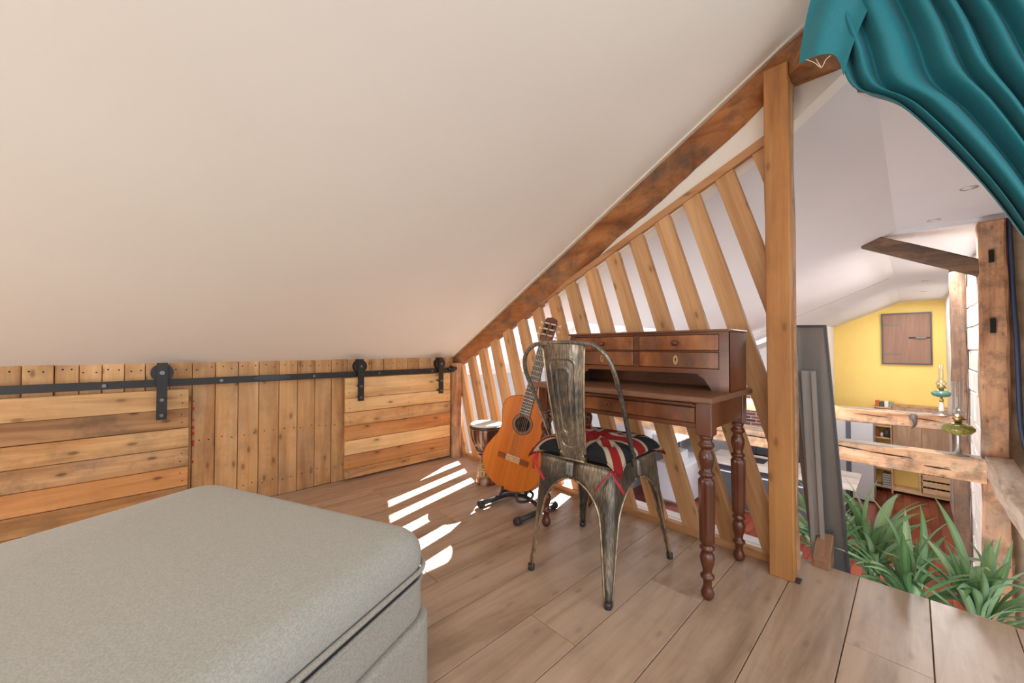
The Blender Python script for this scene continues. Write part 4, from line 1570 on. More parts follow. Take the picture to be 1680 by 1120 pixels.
for side in (1, -1):
    nq = NQ if side > 0 else 40
    vv = [[bm.verts.new(cush(-1 + 2 * i / nq, -1 + 2 * j / nq, side)) for i in range(nq + 1)] for j in range(nq + 1)]
    for j in range(nq):
        for i in range(nq):
            f = bm.faces.new((vv[j][i], vv[j][i + 1], vv[j + 1][i + 1], vv[j + 1][i]))
            f.smooth = True
            for lp, (a, b_) in zip(f.loops, ((i, j), (i + 1, j), (i + 1, j + 1), (i, j + 1))):
                c = flag(-1 + 2 * (i + 0.5) / nq, -1 + 2 * (j + 0.5) / nq)
                lp[col_lay] = (*c, 1)
bmesh.ops.remove_doubles(bm, verts=bm.verts, dist=0.0004)
m_flag, nt, b = new_mat('printed_cotton')
at_ = N(nt, 'ShaderNodeVertexColor')
at_.layer_name = 'print'
nt.links.new(at_.outputs[0], b.inputs['Base Color'])
b.inputs['Roughness'].default_value = 0.9
obj('cover', bm, m_flag, cu, local=True, smooth=True)
bm = bm_new()
for tu, tv in tufts:
    x, y, z = cush(tu, tv, 1)
    lathe(bm, [(0.0, 0.0), (0.006, 0.0), (0.005, 0.002), (0.0, 0.003)], x, y, z, 10)
obj('tuft_button', bm, M['red_cloth'], cu, local=True)


def ribbon(pts, wd=0.006):
    bm = bm_new()
    tube(bm, pts, wd, 6, flat=0.3)
    return bm


obj('tie_ribbon', ribbon([(-0.196, -0.168, 0.0), (-0.212, -0.150, -0.03), (-0.226, -0.115, -0.078)]), M['red_cloth'], cu, local=True)
obj('tie_ribbon', ribbon([(-0.196, -0.170, 0.0), (-0.203, -0.188, -0.03), (-0.190, -0.212, -0.072)]), M['red_cloth'], cu, local=True)
obj('tie_ribbon', ribbon([(-0.190, 0.165, 0.0), (-0.206, 0.160, -0.04), (-0.222, 0.118, -0.080), (-0.226, 0.105, -0.085)]), M['red_cloth'], cu, local=True)
obj('tie_ribbon', ribbon([(-0.190, 0.168, 0.0), (-0.195, 0.184, -0.035), (-0.190, 0.188, -0.07)]), M['red_cloth'], cu, local=True)

# ---- teal curtain
cu2 = thing('teal_curtain', (1.6, -0.3, 1.6), 'teal curtain swept across the top right corner', 'curtain')
XC = 1.60
CC = Vector((0, 0, CAM_Z))


def pt(u, v):    # a measured outline point of the curtain, on its own hanging plane X = XC
    f = 622.0
    Rv = Vector((math.sin(yaw), -math.cos(yaw), 0))
    Uv = Rv.cross(Fv)
    d = Fv + Rv * ((u - 840) / f) - Uv * ((v - 560) / f)
    t = XC / d.x
    return CC + d * t


lo = [pt(*p) for p in ((1322, -110), (1345, 0), (1375, 85), (1400, 145), (1478, 176), (1600, 292), (1690, 405), (1800, 560))]
hi = [pt(*p) for p in ((1560, -160), (1650, -90), (1730, -10), (1785, 70), (1825, 170), (1845, 270), (1855, 400), (1868, 590))]
lo = smooth_path(lo, 9)
hi = smooth_path(hi, 9)
NF = 220
bm = bm_new()
g = []
nrow = len(lo)
for i in range(NF + 1):
    s = i / NF
    col_ = []
    for j in range(nrow):
        t = j / (nrow - 1)
        p = lo[j].lerp(hi[j], s ** (1.0 + 0.35 * t))
        ph = 2 * PI * (s * 6.6 + 0.35 * math.sin(s * 9) + 0.10 * t)
        amp = (0.030 - 0.006 * t) * (0.35 + 0.65 * min(1, s * 6 + 0.15))
        w1 = math.sin(ph) + 0.18 * math.sin(2 * ph + 1.2 + t) + 0.3 * math.sin(0.5 * ph + 2)
        dx = -amp * w1 + 0.010 * noise.noise((s * 5, t * 3, 1))
        col_.append(bm.verts.new((p.x + dx, p.y, p.z)))
    g.append(col_)
for i in range(NF):
    for j in range(nrow - 1):
        f = bm.faces.new((g[i][j], g[i + 1][j], g[i + 1][j + 1], g[i][j + 1]))
        f.smooth = True
obj('drape', bm, M['teal'], cu2, smooth=True)
# turned-back flap at the left end
bm = bm_new()
g = []
fl_t = [pt(*p) for p in ((1350, -60), (1385, -50), (1415, -40), (1440, -10))]
fl_m = [pt(*p) for p in ((1318, 40), (1345, 20), (1375, 40), (1400, 70))]
fl_b = [pt(*p) for p in ((1312, 107), (1340, 103), (1372, 97), (1386, 132))]
a_, m_, b__ = smooth_path(fl_t, 8), smooth_path(fl_m, 8), smooth_path(fl_b, 8)
for i in range(len(a_)):
    s = i / (len(a_) - 1)
    c_ = []
    for j in range(17):
        t = j / 16
        p = (a_[i] * (1 - t) ** 2 + m_[i] * 2 * t * (1 - t) + b__[i] * t ** 2)
        dx = -0.020 + 0.010 * math.sin(s * 9 + t * 1.5) - 0.012 * math.sin(PI * s)
        c_.append(bm.verts.new((p.x + dx, p.y, p.z)))
    g.append(c_)
for i in range(len(g) - 1):
    for j in range(16):
        bm.faces.new((g[i][j], g[i + 1][j], g[i + 1][j + 1], g[i][j + 1])).smooth = True
obj('turned_flap', bm, M['teal'], cu2, smooth=True)
bm = bm_new()
q = [pt(1325, 105), pt(1338, 110), pt(1350, 118), pt(1357, 106), pt(1365, 99)]
tube(bm, [v + Vector((-0.03, 0, 0)) for v in smooth_path(q, 4)], 0.0012, 5)
q = [pt(1341, 104), pt(1346, 113), pt(1350, 119)]
tube(bm, [v + Vector((-0.03, 0, 0)) for v in q], 0.0012, 5)
obj('loose_thread', bm, M['cord_white'], cu2, label='white loose threads hanging from the hem')
bm = bm_new()
tube(bm, [(1.60, 0.10, 2.09), (1.60, -1.3, 2.09)], 0.012, 10)
obj('curtain_rod', bm, M['black'], cu2)

# ---- plants on the far side of the floor edge
def leaf_mesh(L, w_, droop, roll):
    bm = bm_new()
    n = 12
    rows_ = []
    a = math.radians(78)
    p = Vector((0, 0, 0))
    for i in range(n + 1):
        t = i / n
        wd = w_ * (0.35 + 1.1 * t if t < 0.4 else (0.79 + 0.21 * math.sin((t - 0.4) / 0.6 * PI)) * (1 - ((t - 0.4) / 0.6) ** 2.2)) + 0.0004
        ang = a - droop * t ** 1.6
        if i:
            p = p + Vector((math.cos(ang) * L / n, 0, math.sin(ang) * L / n))
        nx = Vector((-math.sin(ang), 0, math.cos(ang)))
        fold = wd * 0.45
        rows_.append([p + Vector((0, -wd, 0)) + nx * fold, p + Vector((0, -wd * 0.4, 0)) + nx * fold * 0.3, p.copy(), p + Vector((0, wd * 0.4, 0)) + nx * fold * 0.3, p + Vector((0, wd, 0)) + nx * fold])
    vr = [[bm.verts.new(q) for q in r_] for r_ in rows_]
    for i in range(n):
        for j in range(4):
            f = bm.faces.new((vr[i][j], vr[i][j + 1], vr[i + 1][j + 1], vr[i + 1][j]))
            f.smooth = True
            f.material_index = 1 if j in (1, 2) else 0
    me = bpy.data.meshes.new('leaf')
    bm.to_mesh(me)
    bm.free()
    return me


def leafmat(name, c1, c2):
    m, nt, b = new_mat(name)
    oi = N(nt, 'ShaderNodeObjectInfo')
    nt.links.new(ramp(nt, oi.outputs['Random'], [(0.0, c1), (1.0, c2)]), b.inputs['Base Color'])
    b.inputs['Roughness'].default_value = 0.38
    try:
        b.inputs['Transmission Weight'].default_value = 0.0
        b.inputs['Subsurface Weight'].default_value = 0.0
    except Exception:
        pass
    return m


LM = [leafmat('leaf_green', rgb(100, 146, 100), rgb(172, 204, 170)), leafmat('leaf_midrib', rgb(120, 166, 96), rgb(190, 214, 150))]
leafs = [leaf_mesh(L, w_, d, 0) for L, w_, d in ((0.30, 0.012, 0.5), (0.36, 0.013, 0.9), (0.33, 0.015, 1.3), (0.28, 0.014, 1.9), (0.40, 0.012, 0.7), (0.26, 0.016, 2.3))]
for me in leafs:
    for mm in LM:
        me.materials.append(mm)
# planter shelf and trough under the edge
tg = thing('planter_trough', (2.35, 0.0, -0.55), 'grey trough holding the spider-leaved plants beside the floor edge', 'planter')
obj('trough', bbox(2.12, 2.56, -0.36, 0.34, -0.52, -0.33, 0.01), M['pot'], tg)
obj('soil', bbox(2.14, 2.54, -0.34, 0.32, -0.335, -0.322, 0.0), M['soil'], tg)
for xx, yy_ in ((2.16, -0.32), (2.52, -0.32), (2.16, 0.30), (2.52, 0.30)):
    obj('leg', bbox(xx - 0.02, xx + 0.02, yy_ - 0.02, yy_ + 0.02, ZF, -0.52, 0.002), M['black'], tg)


def plant(x, y, z, nl, label, seed, sc=1.0, lean=0.0):
    r_ = random.Random(seed)
    t = thing('spider_plant', (x, y, z), label, 'plant', 'strap-leaved plants beside the floor edge')
    for k in range(nl):
        o = bpy.data.objects.new('leaf', r_.choice(leafs))
        COL.objects.link(o)
        o.parent = t
        a = k * 2.399 + r_.uniform(-0.3, 0.3)
        tilt = r_.uniform(-0.35, 0.45)
        s = sc * r_.uniform(0.75, 1.1)
        o.rotation_euler = (r_.uniform(-0.3, 0.3), tilt, a)
        o.scale = (s, s * r_.uniform(0.9, 1.3), s)
        o.location = (0.015 * math.cos(a), 0.015 * math.sin(a), r_.uniform(0, 0.10))
    bm = bm_new()
    tube(bm, [(0, 0, -0.12), (0, 0, 0.10)], [0.012, 0.018], 8)
    obj('stem', bm, plain('plant_stem', rgb(110, 140, 80), 0.6), t, local=True)


plant(2.36, 0.30, -0.20, 46, 'leftmost spider plant, next to the steel panel', 1, 1.05)
plant(2.40, 0.14, -0.20, 46, 'middle spider plant with tallest leaves', 2, 1.15)
plant(2.22, 0.02, -0.22, 46, 'spider plant below the pale rail beam, right of the tallest', 3, 1.0)
plant(2.26, -0.16, -0.22, 46, 'rightmost spider plant at the picture edge', 4, 1.0)

# ---- steel stringer panel and its channel
sp_ = thing('steel_panel', (2.1, 0.3, -0.5), 'leaning grey steel sheet panel right of the post', 'panel')
bm = bm_new()
prism(bm, [(0.41, 0.978), (0.262, 0.972), (0.172, -0.45), (0.275, -0.45)], 'YZ', 2.10, 2.106)
obj('sheet', bm, M['steel'], sp_)
bm = bm_new()
prism(bm, [(0.262, 0.972), (0.254, 0.972), (0.164, -0.45), (0.172, -0.45)], 'YZ', 2.085, 2.112)
prism(bm, [(0.41, 0.986), (0.254, 0.980), (0.254, 0.972), (0.41, 0.978)], 'YZ', 2.085, 2.112)
obj('flange', bm, M['anthracite'], sp_)
bm = bm_new()
prism(bm, [(0.372, 0.978), (0.366, 0.978), (0.270, -0.45), (0.276, -0.45)], 'YZ', 2.07, 2.10)
obj('left_lip', bm, M['steel_light'], sp_)
bm = bm_new()
prism(bm, [(0.333, 0.783), (0.318, 0.783), (0.288, -0.05), (0.303, -0.05)], 'YZ', 2.03, 2.05)
prism(bm, [(0.318, 0.783), (0.300, 0.783), (0.272, -0.05), (0.288, -0.05)], 'YZ', 2.045, 2.05)
prism(bm, [(0.300, 0.783), (0.285, 0.783), (0.258, -0.05), (0.272, -0.05)], 'YZ', 2.03, 2.05)
obj('channel_bar', bm, M['steel_light'], sp_, label='pale steel channel bar in front of the sheet')

# wooden newel block
nb_ = thing('newel_block', (2.0, 0.27, -0.15), 'short stained wood block at the floor edge by the steel panel', 'block')
bm = bm_new()
prism(bm, [(1.95, -0.15), (2.062, -0.15), (2.062, 0.106), (1.95, 0.034)], 'XZ', 0.236, 0.290)
bevel_all(bm, 0.003)
obj('block', bm, wood('block_wood', rgb(120, 84, 62), rgb(160, 120, 92), rgb(180, 142, 112), 'X', 0.4, 8, 0.2, 0, 0.05), nb_)

# stairs going down behind the post
stt = thing('wooden_staircase', (2.6, 0.55, ZF), 'open wooden stair treads going down behind the post', 'staircase')
for k in range(9):
    z0 = -0.28 - k * 0.22
    obj('tread', bbox(2.12 + k * 0.20, 2.36 + k * 0.20, 0.40, 0.98, z0 - 0.035, z0, 0.003), M['floor'], stt)
bm = bm_new()
prism(bm, [(2.08, -0.25), (2.20, -0.15), (4.0, -2.13), (4.0, -2.3), (3.9, -2.3)], 'XZ', 0.985, 1.01)
obj('stringer', bm, M['crate'], stt)

# ================================================================== LOWER ROOM OBJECTS
# oil lamps
def oil_lamp(x, y, z, H, kind, label):
    t = thing('oil_lamp', (x, y, z), label, 'lamp', 'antique oil lamps on the tie beams')
    k = H / 0.60
    a = lambda pr: [(r * k, h * k) for r, h in pr]

    def part_(nm, pr, mat, **kw):
        bm = bm_new()
        lathe(bm, a(pr), x, y, z, 28)
        obj(nm, bm, mat, t, **kw)
    if kind == 'clear':
        part_('foot', [(0, 0), (0.062, 0), (0.060, 0.006), (0.030, 0.016), (0.018, 0.035), (0.013, 0.06), (0.013, 0.15), (0.018, 0.165), (0, 0.165)], M['nickel'])
        part_('oil_font', [(0, 0.16), (0.03, 0.162), (0.070, 0.176), (0.094, 0.205), (0.094, 0.222), (0.078, 0.242), (0.045, 0.256), (0.02, 0.260), (0, 0.260)], M['green_glass'], label='olive-yellow glass font')
    else:
        part_('foot', [(0, 0), (0.075, 0), (0.072, 0.008), (0.030, 0.030), (0.012, 0.045), (0, 0.045)], M['nickel'])
        part_('stem', [(0, 0.045), (0.020, 0.045), (0.024, 0.07), (0.018, 0.13), (0.016, 0.16), (0, 0.16)], M['ceramic'], label='white marbled ceramic stem')
        part_('collar', [(0, 0.16), (0.016, 0.16), (0.020, 0.185), (0.012, 0.20), (0.010, 0.215), (0, 0.215)], M['brass'])
        part_('oil_font', [(0, 0.215), (0.03, 0.217), (0.066, 0.230), (0.084, 0.256), (0.080, 0.272), (0.045, 0.292), (0, 0.298)], M['green_enamel'], label='dark green font')
    z1 = 0.259 if kind == 'clear' else 0.296
    part_('burner', [(0, z1), (0.020, z1), (0.022, z1 + 0.02), (0.032, z1 + 0.03), (0.034, z1 + 0.05), (0.020, z1 + 0.065), (0.010, z1 + 0.07), (0, z1 + 0.07)], M['brass'])
    bm = bm_new()
    tube(bm, [(x, y, z + (z1 + 0.03) * k), (x + 0.03 * k, y - 0.035 * k, z + (z1 + 0.03) * k)], 0.003, 8)
    tube(bm, [(x + 0.03 * k, y - 0.035 * k, z + (z1 + 0.03) * k), (x + 0.035 * k, y - 0.040 * k, z + (z1 + 0.03) * k)], 0.009, 12)
    obj('wick_knob', bm, M['brass'], t)
    r_ch = 0.034 if kind == 'clear' else 0.020
    bm = bm_new()
    prof_ = [(0.030, z1 + 0.04), (0.043, z1 + 0.07), (0.044, z1 + 0.085), (0.030, z1 + 0.11), (r_ch, z1 + 0.13), (r_ch, 0.60)]
    rings_ = []
    for r__, h in a(prof_):
        rings_.append([bm.verts.new((x + r__ * math.cos(2 * PI * q_ / 28), y + r__ * math.sin(2 * PI * q_ / 28), z + h)) for q_ in range(28)])
    for aa, bb in zip(rings_, rings_[1:]):
        for q_ in range(28):
            bm.faces.new((aa[q_], aa[(q_ + 1) % 28], bb[(q_ + 1) % 28], bb[q_])).smooth = True
    obj('chimney', bm, M['glass'], t, label='clear glass chimney')


oil_lamp(4.88, -0.250, -0.005, 0.61, 'clear', 'nearer oil lamp with olive glass font, at the near post')
oil_lamp(7.45, -0.245, 0.008, 0.66, 'green', 'farther oil lamp with dark green font and ceramic stem')
for bx, bz, y0_, cr_ in ((4.86, -0.005, 3.0, ((0.56, 0.30, -0.045), (0.30, 0.02, -0.058), (-0.05, -0.2, -0.11), (1.6, 0.9, -0.07), (2.4, 1.9, -0.05))), (7.48, 0.01, 3.0, ((0.6, 0.25, -0.06), (-0.02, -0.22, -0.05), (1.5, 0.8, -0.08)))):
    b_ = [o for o in COL.objects if o.name.startswith('tie_beam') and (abs(o.bound_box[0][0] - bx) < 0.4)][0]
    obj('weathered_top', bbox(bx - 0.088, bx + 0.088, -0.37, 3.03, bz - 0.012, bz + 0.002, 0.002), M['grey_top'], b_, label='grey weathered upper face')
    for ya_, yb_, z_c in cr_:
        bm = bm_new()
        pts = []
        n_ = 9
        for q_ in range(n_ + 1):
            t_ = q_ / n_
            yy_ = ya_ + (yb_ - ya_) * t_
            zz_ = z_c - 0.010 * t_ + 0.006 * noise.noise((yy_ * 9, bx, 0))
            pts.append((yy_, zz_, 0.0042 * math.sin(PI * t_) + 0.0003))
        prism(bm, [(a_, b2_ + c_) for a_, b2_, c_ in pts] + [(a_, b2_ - c_) for a_, b2_, c_ in reversed(pts)], 'YZ', bx - 0.109, bx - 0.095)
        obj('crack', bm, M['dark_hole'], b_)
# horn hook on the far beam
hk = thing('horn_hook', (7.36, 0.02, -0.08), 'small dark horn-shaped hook on the farther tie beam', 'hook')
bm = bm_new()
tube(bm, smooth_path([(7.385, 0.01, -0.03), (7.34, 0.01, -0.045), (7.325, -0.005, -0.09), (7.33, 0.0, -0.14), (7.34, 0.03, -0.18)], 5), [0.042 - 0.0018 * i for i in range(21)], 12)
obj('horn', bm, plain('dark_horn', rgb(84, 78, 74), 0.4, var=0.2, scale=20), hk)

# shutter on the yellow wall
sh = thing('wall_shutter', (12.16, 0.11, 0.52), 'brown wooden shutter hatch on the yellow wall', 'shutter')
obj('leaf_board', bbox(12.165, 12.19, -0.262, 0.472, 0.545, 1.645, 0.003), M['shutter'], sh)
bm = bm_new()
for y0, y1, z0, z1 in ((-0.285, -0.262, 0.52, 1.67), (0.472, 0.495, 0.52, 1.67), (-0.262, 0.472, 0.52, 0.545), (-0.262, 0.472, 1.645, 1.67)):
    add_box(bm, 12.15, 12.2, y0, y1, z0, z1)
obj('iron_frame', bm, M['anthracite'], sh)
for z2 in (1.42, 0.755):
    obj('strap_hinge', bbox(12.155, 12.165, 0.18, 0.472, z2 - 0.012, z2 + 0.012, 0.001), M['screw'], sh)
bm = bm_new()
tube(bm, [(12.15, 0.06, 1.115), (12.15, -0.26, 1.115)], 0.012, 8)
add_box(bm, 12.13, 12.165, -0.20, -0.05, 1.095, 1.135)
obj('latch', bm, M['screw'], sh)

# storage wall under the yellow wall
cb = thing('storage_cupboard', (12.0, 0.05, ZF), 'oak storage cupboard with tall doors, niches and shelves under the yellow wall', 'cupboard')
X0, X1 = 11.85, 12.19
obj('top_board', bbox(X0 - 0.01, X1, -0.55, 0.35, -0.40, -0.372, 0.002), M['cab'], cb)
for y0, y1 in ((-0.100, 0.325), (-0.528, -0.106)):
    d = obj('door', bbox(X0 - 0.02, X0, y0, y1, -1.52, -0.56, 0.003), M['cab'], cb)
    obj('door', bbox(X0 - 0.02, X0, y0, y1, -0.55, -0.405, 0.003), M['cab'], cb)
obj('carcass', bbox(X0, X1, -0.545, 0.345, -1.55, -0.40, 0.0), M['cab'], cb)
for y in (-0.545, 0.335, 0.62):
    obj('upright', bbox(X0, X1, y, y + 0.03, ZF, -0.40 if y < 0.5 else -0.44, 0.002), M['crate'], cb)
for z2 in (-2.20, -1.80, -1.52, -1.12, -0.86, -0.44):
    obj('shelf', bbox(X0, X1, 0.365, 0.62, z2 - 0.012, z2 + 0.012, 0.0), M['crate'], cb)
obj('base_board', bbox(X0, X1, -0.515, 0.335, -2.24, -2.18, 0.002), M['crate'], cb)
obj('cube_shelf', bbox(X0, X1, -0.515, 0.335, -1.62, -1.58, 0.002), M['cab'], cb)
obj('cube_divider', bbox(X0, X1, -0.08, -0.05, -2.18, -1.62, 0.002), M['crate'], cb)
cr = thing('wooden_crate', (11.95, -0.3, -2.18), 'slatted pine crate filled with bottles in the lowest niche', 'crate')
for i, z2 in enumerate((-2.16, -2.02, -1.88)):
    obj('slat', bbox(11.80, 11.815, -0.50, -0.09, z2, z2 + 0.105, 0.003), M['crate'], cr)
for y in (-0.505, -0.10):
    obj('side_board', bbox(11.80, 12.15, y - 0.006, y + 0.012, -2.17, -1.77, 0.002), M['crate'], cr)
obj('crate_floor', bbox(11.81, 12.15, -0.49, -0.10, -2.18, -2.165, 0.0), M['crate'], cr)
for k in range(6):
    bm = bm_new()
    xb, yb_ = 11.90 + 0.10 * (k % 2), -0.46 + 0.066 * k
    lathe(bm, [(0, 0), (0.03, 0), (0.03, 0.30), (0.012, 0.37), (0.012, 0.44), (0, 0.44)], xb, yb_, -2.165, 14)
    props(obj('bottle', bm, plain('bottle_glass_%d' % k, rgb(70 + 20 * (k % 3), 60 + 14 * (k % 2), 40), 0.2)), ('leftmost', 'second', 'third', 'fourth', 'fifth', 'rightmost')[5 - k] + ' dark bottle standing in the pine crate', 'bottle', 'bottles in the crate')
bk = thing('zigzag_basket', (11.95, 0.48, -2.18), 'black and white zigzag storage box on the lowest shelf', 'box')
bm = bm_new()
add_box(bm, 11.87, 12.15, 0.37, 0.50, -2.185, -1.92)
obj('box_body', bm, plain('basket_white', rgb(196, 192, 186), 0.8), bk)
bm = bm_new()
for r0 in range(5):
    z2 = -2.16 + r0 * 0.05
    pts = [(0.372 + i * 0.0158, z2 + (0.018 if i % 2 else 0)) for i in range(9)]
    prism(bm, pts + [(y, z + 0.014) for y, z in reversed(pts)], 'YZ', 11.866, 11.8705)
obj('zigzag_print', bm, M['black_plastic'], bk)
# items on the open shelf
for i, (yy_, zz_, hh, rr_, mt, lb, nm, ct) in enumerate((
        (0.585, -1.108, 0.20, 0.028, 'orange', 'orange-labelled bottle on the narrow open shelf', 'bottle', 'bottle'),
        (0.43, -1.108, 0.18, 0.045, 'anthracite', 'dark steel pot on the narrow open shelf', 'pot', 'pot'),
        (0.51, -1.108, 0.10, 0.03, 'ceramic', 'small pale jar between bottle and pot on the shelf', 'jar', 'jar'))):
    bm = bm_new()
    lathe(bm, [(0, 0), (rr_, 0), (rr_, hh * 0.7), (rr_ * 0.6, hh * 0.85), (rr_ * 0.6, hh), (0, hh)], 11.95, yy_, zz_, 16)
    obj(nm, bm, M[mt], label=lb, cat=ct)
for i in range(4):
    props(obj('storage_tin', bbox(11.88, 12.05, 0.54 - 0.075 * i, 0.605 - 0.075 * i, -0.428, -0.30 - 0.02 * (i % 2), 0.003), M[('orange', 'black_plastic', 'ceramic', 'green_enamel')[i]]),
          ('orange', 'black', 'pale', 'green')[i] + ' small tin on top of the storage cupboard', 'tin')
ty = thing('wooden_tray', (11.14, 0.95, -0.52), 'flat wooden tray lying on top of the tall grey cabinet', 'tray')
obj('tray_base', bbox(10.98, 11.36, 0.66, 1.26, -0.52, -0.505, 0.002), M['crate'], ty)
for a4 in ((10.98, 11.0, 0.66, 1.26), (11.34, 11.36, 0.66, 1.26), (11.0, 11.34, 0.66, 0.68), (11.0, 11.34, 1.24, 1.26)):
    obj('tray_side', bbox(*a4, -0.505, -0.455, 0.002), M['crate'], ty)
# grey slab cupboard (fridge side)
fr_ = thing('grey_cabinet', (10.9, 0.75, ZF), 'tall light grey cabinet with a dark vertical strip', 'cabinet')
obj('body', bbox(10.78, 11.5, 0.585, 1.32, ZF + 0.03, -0.52, 0.004), M['grey_panel'], fr_)
obj('dark_strip', bbox(10.765, 10.78, 0.93, 1.01, ZF + 0.03, -0.52, 0.001), M['anthracite'], fr_)
obj('plinth', bbox(10.80, 11.48, 0.60, 1.30, ZF, ZF + 0.03, 0.0), M['black'], fr_)

# island
isl = thing('kitchen_island', (8.85, 1.8, ZF), 'anthracite kitchen island with greyed wood worktop', 'kitchen island')
for k in range(7):
    x0 = 8.28 + k * 0.157
    obj('worktop_plank', bbox(x0, x0 + 0.155, 0.66, 3.02, -1.435, -1.40, 0.002), M['counter'], isl)
obj('body', bbox(8.42, 9.28, 1.22, 3.0, ZF + 0.02, -1.435, 0.003), M['anthracite'], isl)
for k in range(3):
    y0 = 1.235 + k * 0.59
    d = obj('door', bbox(8.402, 8.42, y0, y0 + 0.58, ZF + 0.10, -1.46, 0.003), M['anthracite'], isl)
    obj('handle', bbox(8.388, 8.402, y0 + 0.01, y0 + 0.57, -1.60, -1.575, 0.002), M['white_lacquer'], d)
obj('plinth', bbox(8.45, 9.25, 1.24, 2.98, ZF, ZF + 0.09, 0.0), M['white_lacquer'], isl)
obj('table_leg', bbox(8.60, 8.64, 0.78, 0.82, ZF, -1.435, 0.002), M['black'], isl)
obj('table_leg', bbox(9.20, 9.24, 0.78, 0.82, ZF, -1.435, 0.002), M['black'], isl)
# hob line
obj('hob', bbox(8.75, 9.15, 2.05, 2.6, -1.40, -1.392, 0.001), M['black'], isl)

sto = thing('bar_stool', (8.0, 0.95, ZF), 'round-seated bar stool tucked beside the island end', 'stool')
bm = bm_new()
lathe(bm, [(0, 0.62), (0.15, 0.62), (0.16, 0.64), (0.15, 0.66), (0, 0.662)], 8.25, 0.98, ZF, 24)
obj('seat', bm, M['crate'], sto)
for sx in (-1, 1):
    for sy in (-1, 1):
        bm = bm_new()
        tube(bm, [(8.25 + sx * 0.1, 0.98 + sy * 0.1, ZF + 0.62), (8.25 + sx * 0.17, 0.98 + sy * 0.17, ZF)], 0.011, 8)
        obj('leg', bm, M['black'], sto)
# kitchen wall units
wu = thing('wall_cupboards', (10.3, 2.3, -1.7), 'dark wall units with pale edge lines against the brick', 'cupboard')
for k in range(3):
    y0 = 1.46 + k * 0.53
    d = obj('unit', bbox(10.14, 10.50, y0, y0 + 0.52, -1.56, -1.20, 0.003), M['anthracite'], wu)
    obj('edge_line', bbox(10.13, 10.145, y0 + 0.005, y0 + 0.515, -1.375, -1.345, 0.001), M['white_lacquer'], d)
# white unit left of the island
wt = thing('white_counter_unit', (8.2, 3.4, ZF), 'white kitchen unit seen through the slats under the desk', 'cabinet')
obj('body', bbox(7.75, 9.0, 3.15, 3.75, ZF + 0.05, -1.50, 0.004), M['white_lacquer'], wt)
obj('raised_box', bbox(8.1, 8.5, 3.40, 3.75, -1.50, -1.32, 0.004), M['white_lacquer'], wt)
obj('plinth', bbox(7.79, 8.96, 3.19, 3.72, ZF, ZF + 0.05, 0.0), M['grey_panel'], wt)
# ribbed grey unit hung on the eaves wall
rb = thing('ribbed_wall_rack', (6.5, 2.95, -0.9), 'grey slotted rack on the eaves wall seen behind the slats', 'rack')
obj('rack_body', bbox(6.2, 7.4, 2.86, 3.06, -0.78, -0.58, 0.003), M['grey_panel'], rb)
for k in range(7):
    obj('fin', bbox(6.22 + k * 0.17, 6.34 + k * 0.17, 2.84, 2.86, -0.76, -0.60, 0.002), M['white_lacquer'], rb)
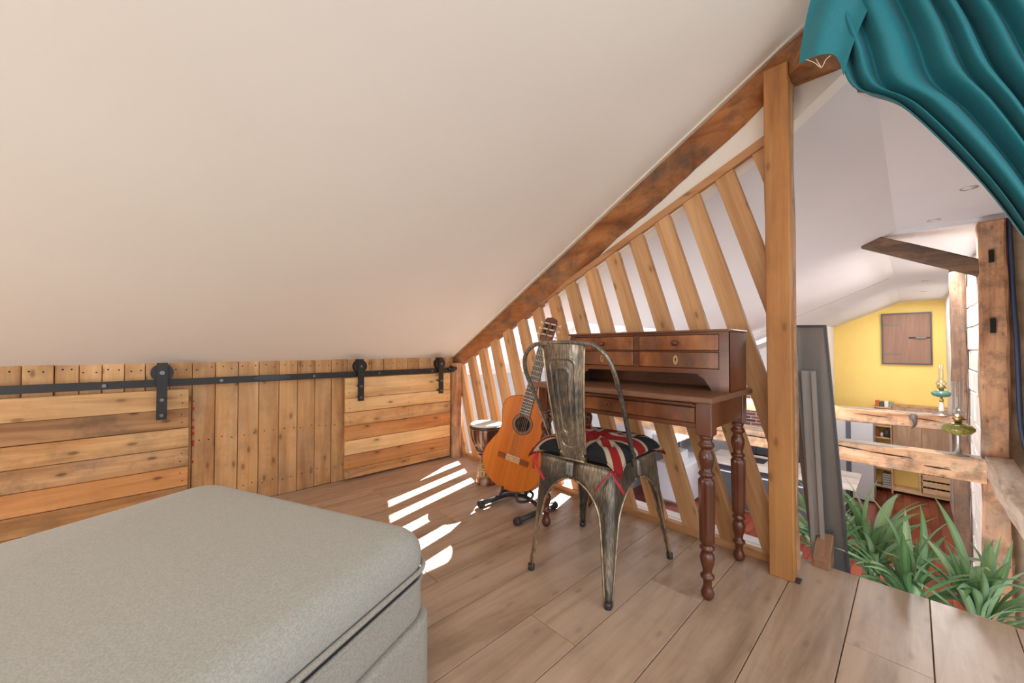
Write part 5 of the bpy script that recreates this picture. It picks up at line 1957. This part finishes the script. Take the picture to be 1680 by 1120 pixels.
# bookcase with books against the eaves wall
bc = thing('book_shelf', (4.7, 2.95, -0.8), 'small black wall shelf of books on the eaves wall behind the slats', 'shelf')
obj('shelf_board', bbox(4.4, 5.0, 2.80, 3.066, -0.42, -0.39, 0.002), M['black_plastic'], bc)
obj('shelf_board', bbox(4.4, 5.0, 2.80, 3.066, -0.80, -0.77, 0.002), M['black_plastic'], bc)
for xx in (4.4, 4.97):
    obj('upright', bbox(xx, xx + 0.03, 2.80, 3.066, -0.77, -0.42, 0.002), M['black_plastic'], bc)
ORD = [w_ + ', ' for w_ in 'first second third fourth fifth sixth seventh eighth ninth tenth eleventh twelfth thirteenth fourteenth fifteenth sixteenth seventeenth eighteenth nineteenth twentieth'.split()]
bmats = ['navy', 'white_lacquer', 'sky_item', 'anthracite', 'white_lacquer', 'orange']
bnames = ['navy', 'white', 'pale blue', 'anthracite', 'white', 'orange']
xx = 4.45
i = 0
while xx < 4.9:
    wdt = R.uniform(0.035, 0.06)
    hgt = R.uniform(0.22, 0.30)
    nm_ = bnames[i % 6]
    b_ = obj('book', bbox(xx, xx + wdt, 2.84, 3.02, -0.77, -0.77 + hgt, 0.002), M[bmats[i % 6]])
    props(b_, ORD[i % 20] + bnames[i % 6] + ' upright book from the left on the eaves-wall shelf', 'book', 'books on the eaves-wall shelf')
    xx += wdt + 0.004
    i += 1
# recessed lights
for k, (x, y, z) in enumerate(((3.96, -0.272, 1.955), (4.75, -0.135, 1.955), (6.6, -0.12, 1.918), (7.4, -0.33, 1.918), (8.6, -0.14, 1.918), (10.2, -0.14, 1.918))):
    t = thing('recessed_light', (x, y, z), ['nearest unlit recessed downlight, beside the curtain edge', 'second unlit recessed downlight, before the ceiling step', 'third recessed downlight, just past the brace', 'recessed downlight nearest the far post', 'recessed downlight towards the yellow wall', 'recessed downlight closest to the yellow wall'][k], 'light', 'recessed ceiling lights')
    bm = bm_new()
    ringp = [(x + 0.038 * math.cos(2 * PI * q_ / 24), y + 0.038 * math.sin(2 * PI * q_ / 24), z - 0.002) for q_ in range(25)]
    tube(bm, ringp, 0.004, 6, cap=False)
    obj('ring', bm, M['nickel'], t)
    bm = bm_new()
    lathe(bm, [(0, -0.004), (0.034, -0.004), (0.034, -0.0005), (0, -0.0005)], x, y, z, 20)
    obj('lens', bm, M['white_lacquer'], t)
# cable down the near post
bm = bm_new()
tube(bm, smooth_path([(4.90, -0.535, 1.9), (4.89, -0.545, 1.3), (4.87, -0.556, 0.9), (4.88, -0.562, 0.4), (4.86, -0.572, 0.2), (4.85, -0.618, -0.1), (4.86, -0.632, -0.35), (4.87, -0.60, -0.9), (4.88, -0.58, -1.6), (4.88, -0.58, ZF)], 8), 0.015, 10)
props(obj('blue_cable', bm, M['blue_hose']), 'thick blue-black cable running down beside the near post', 'cable')
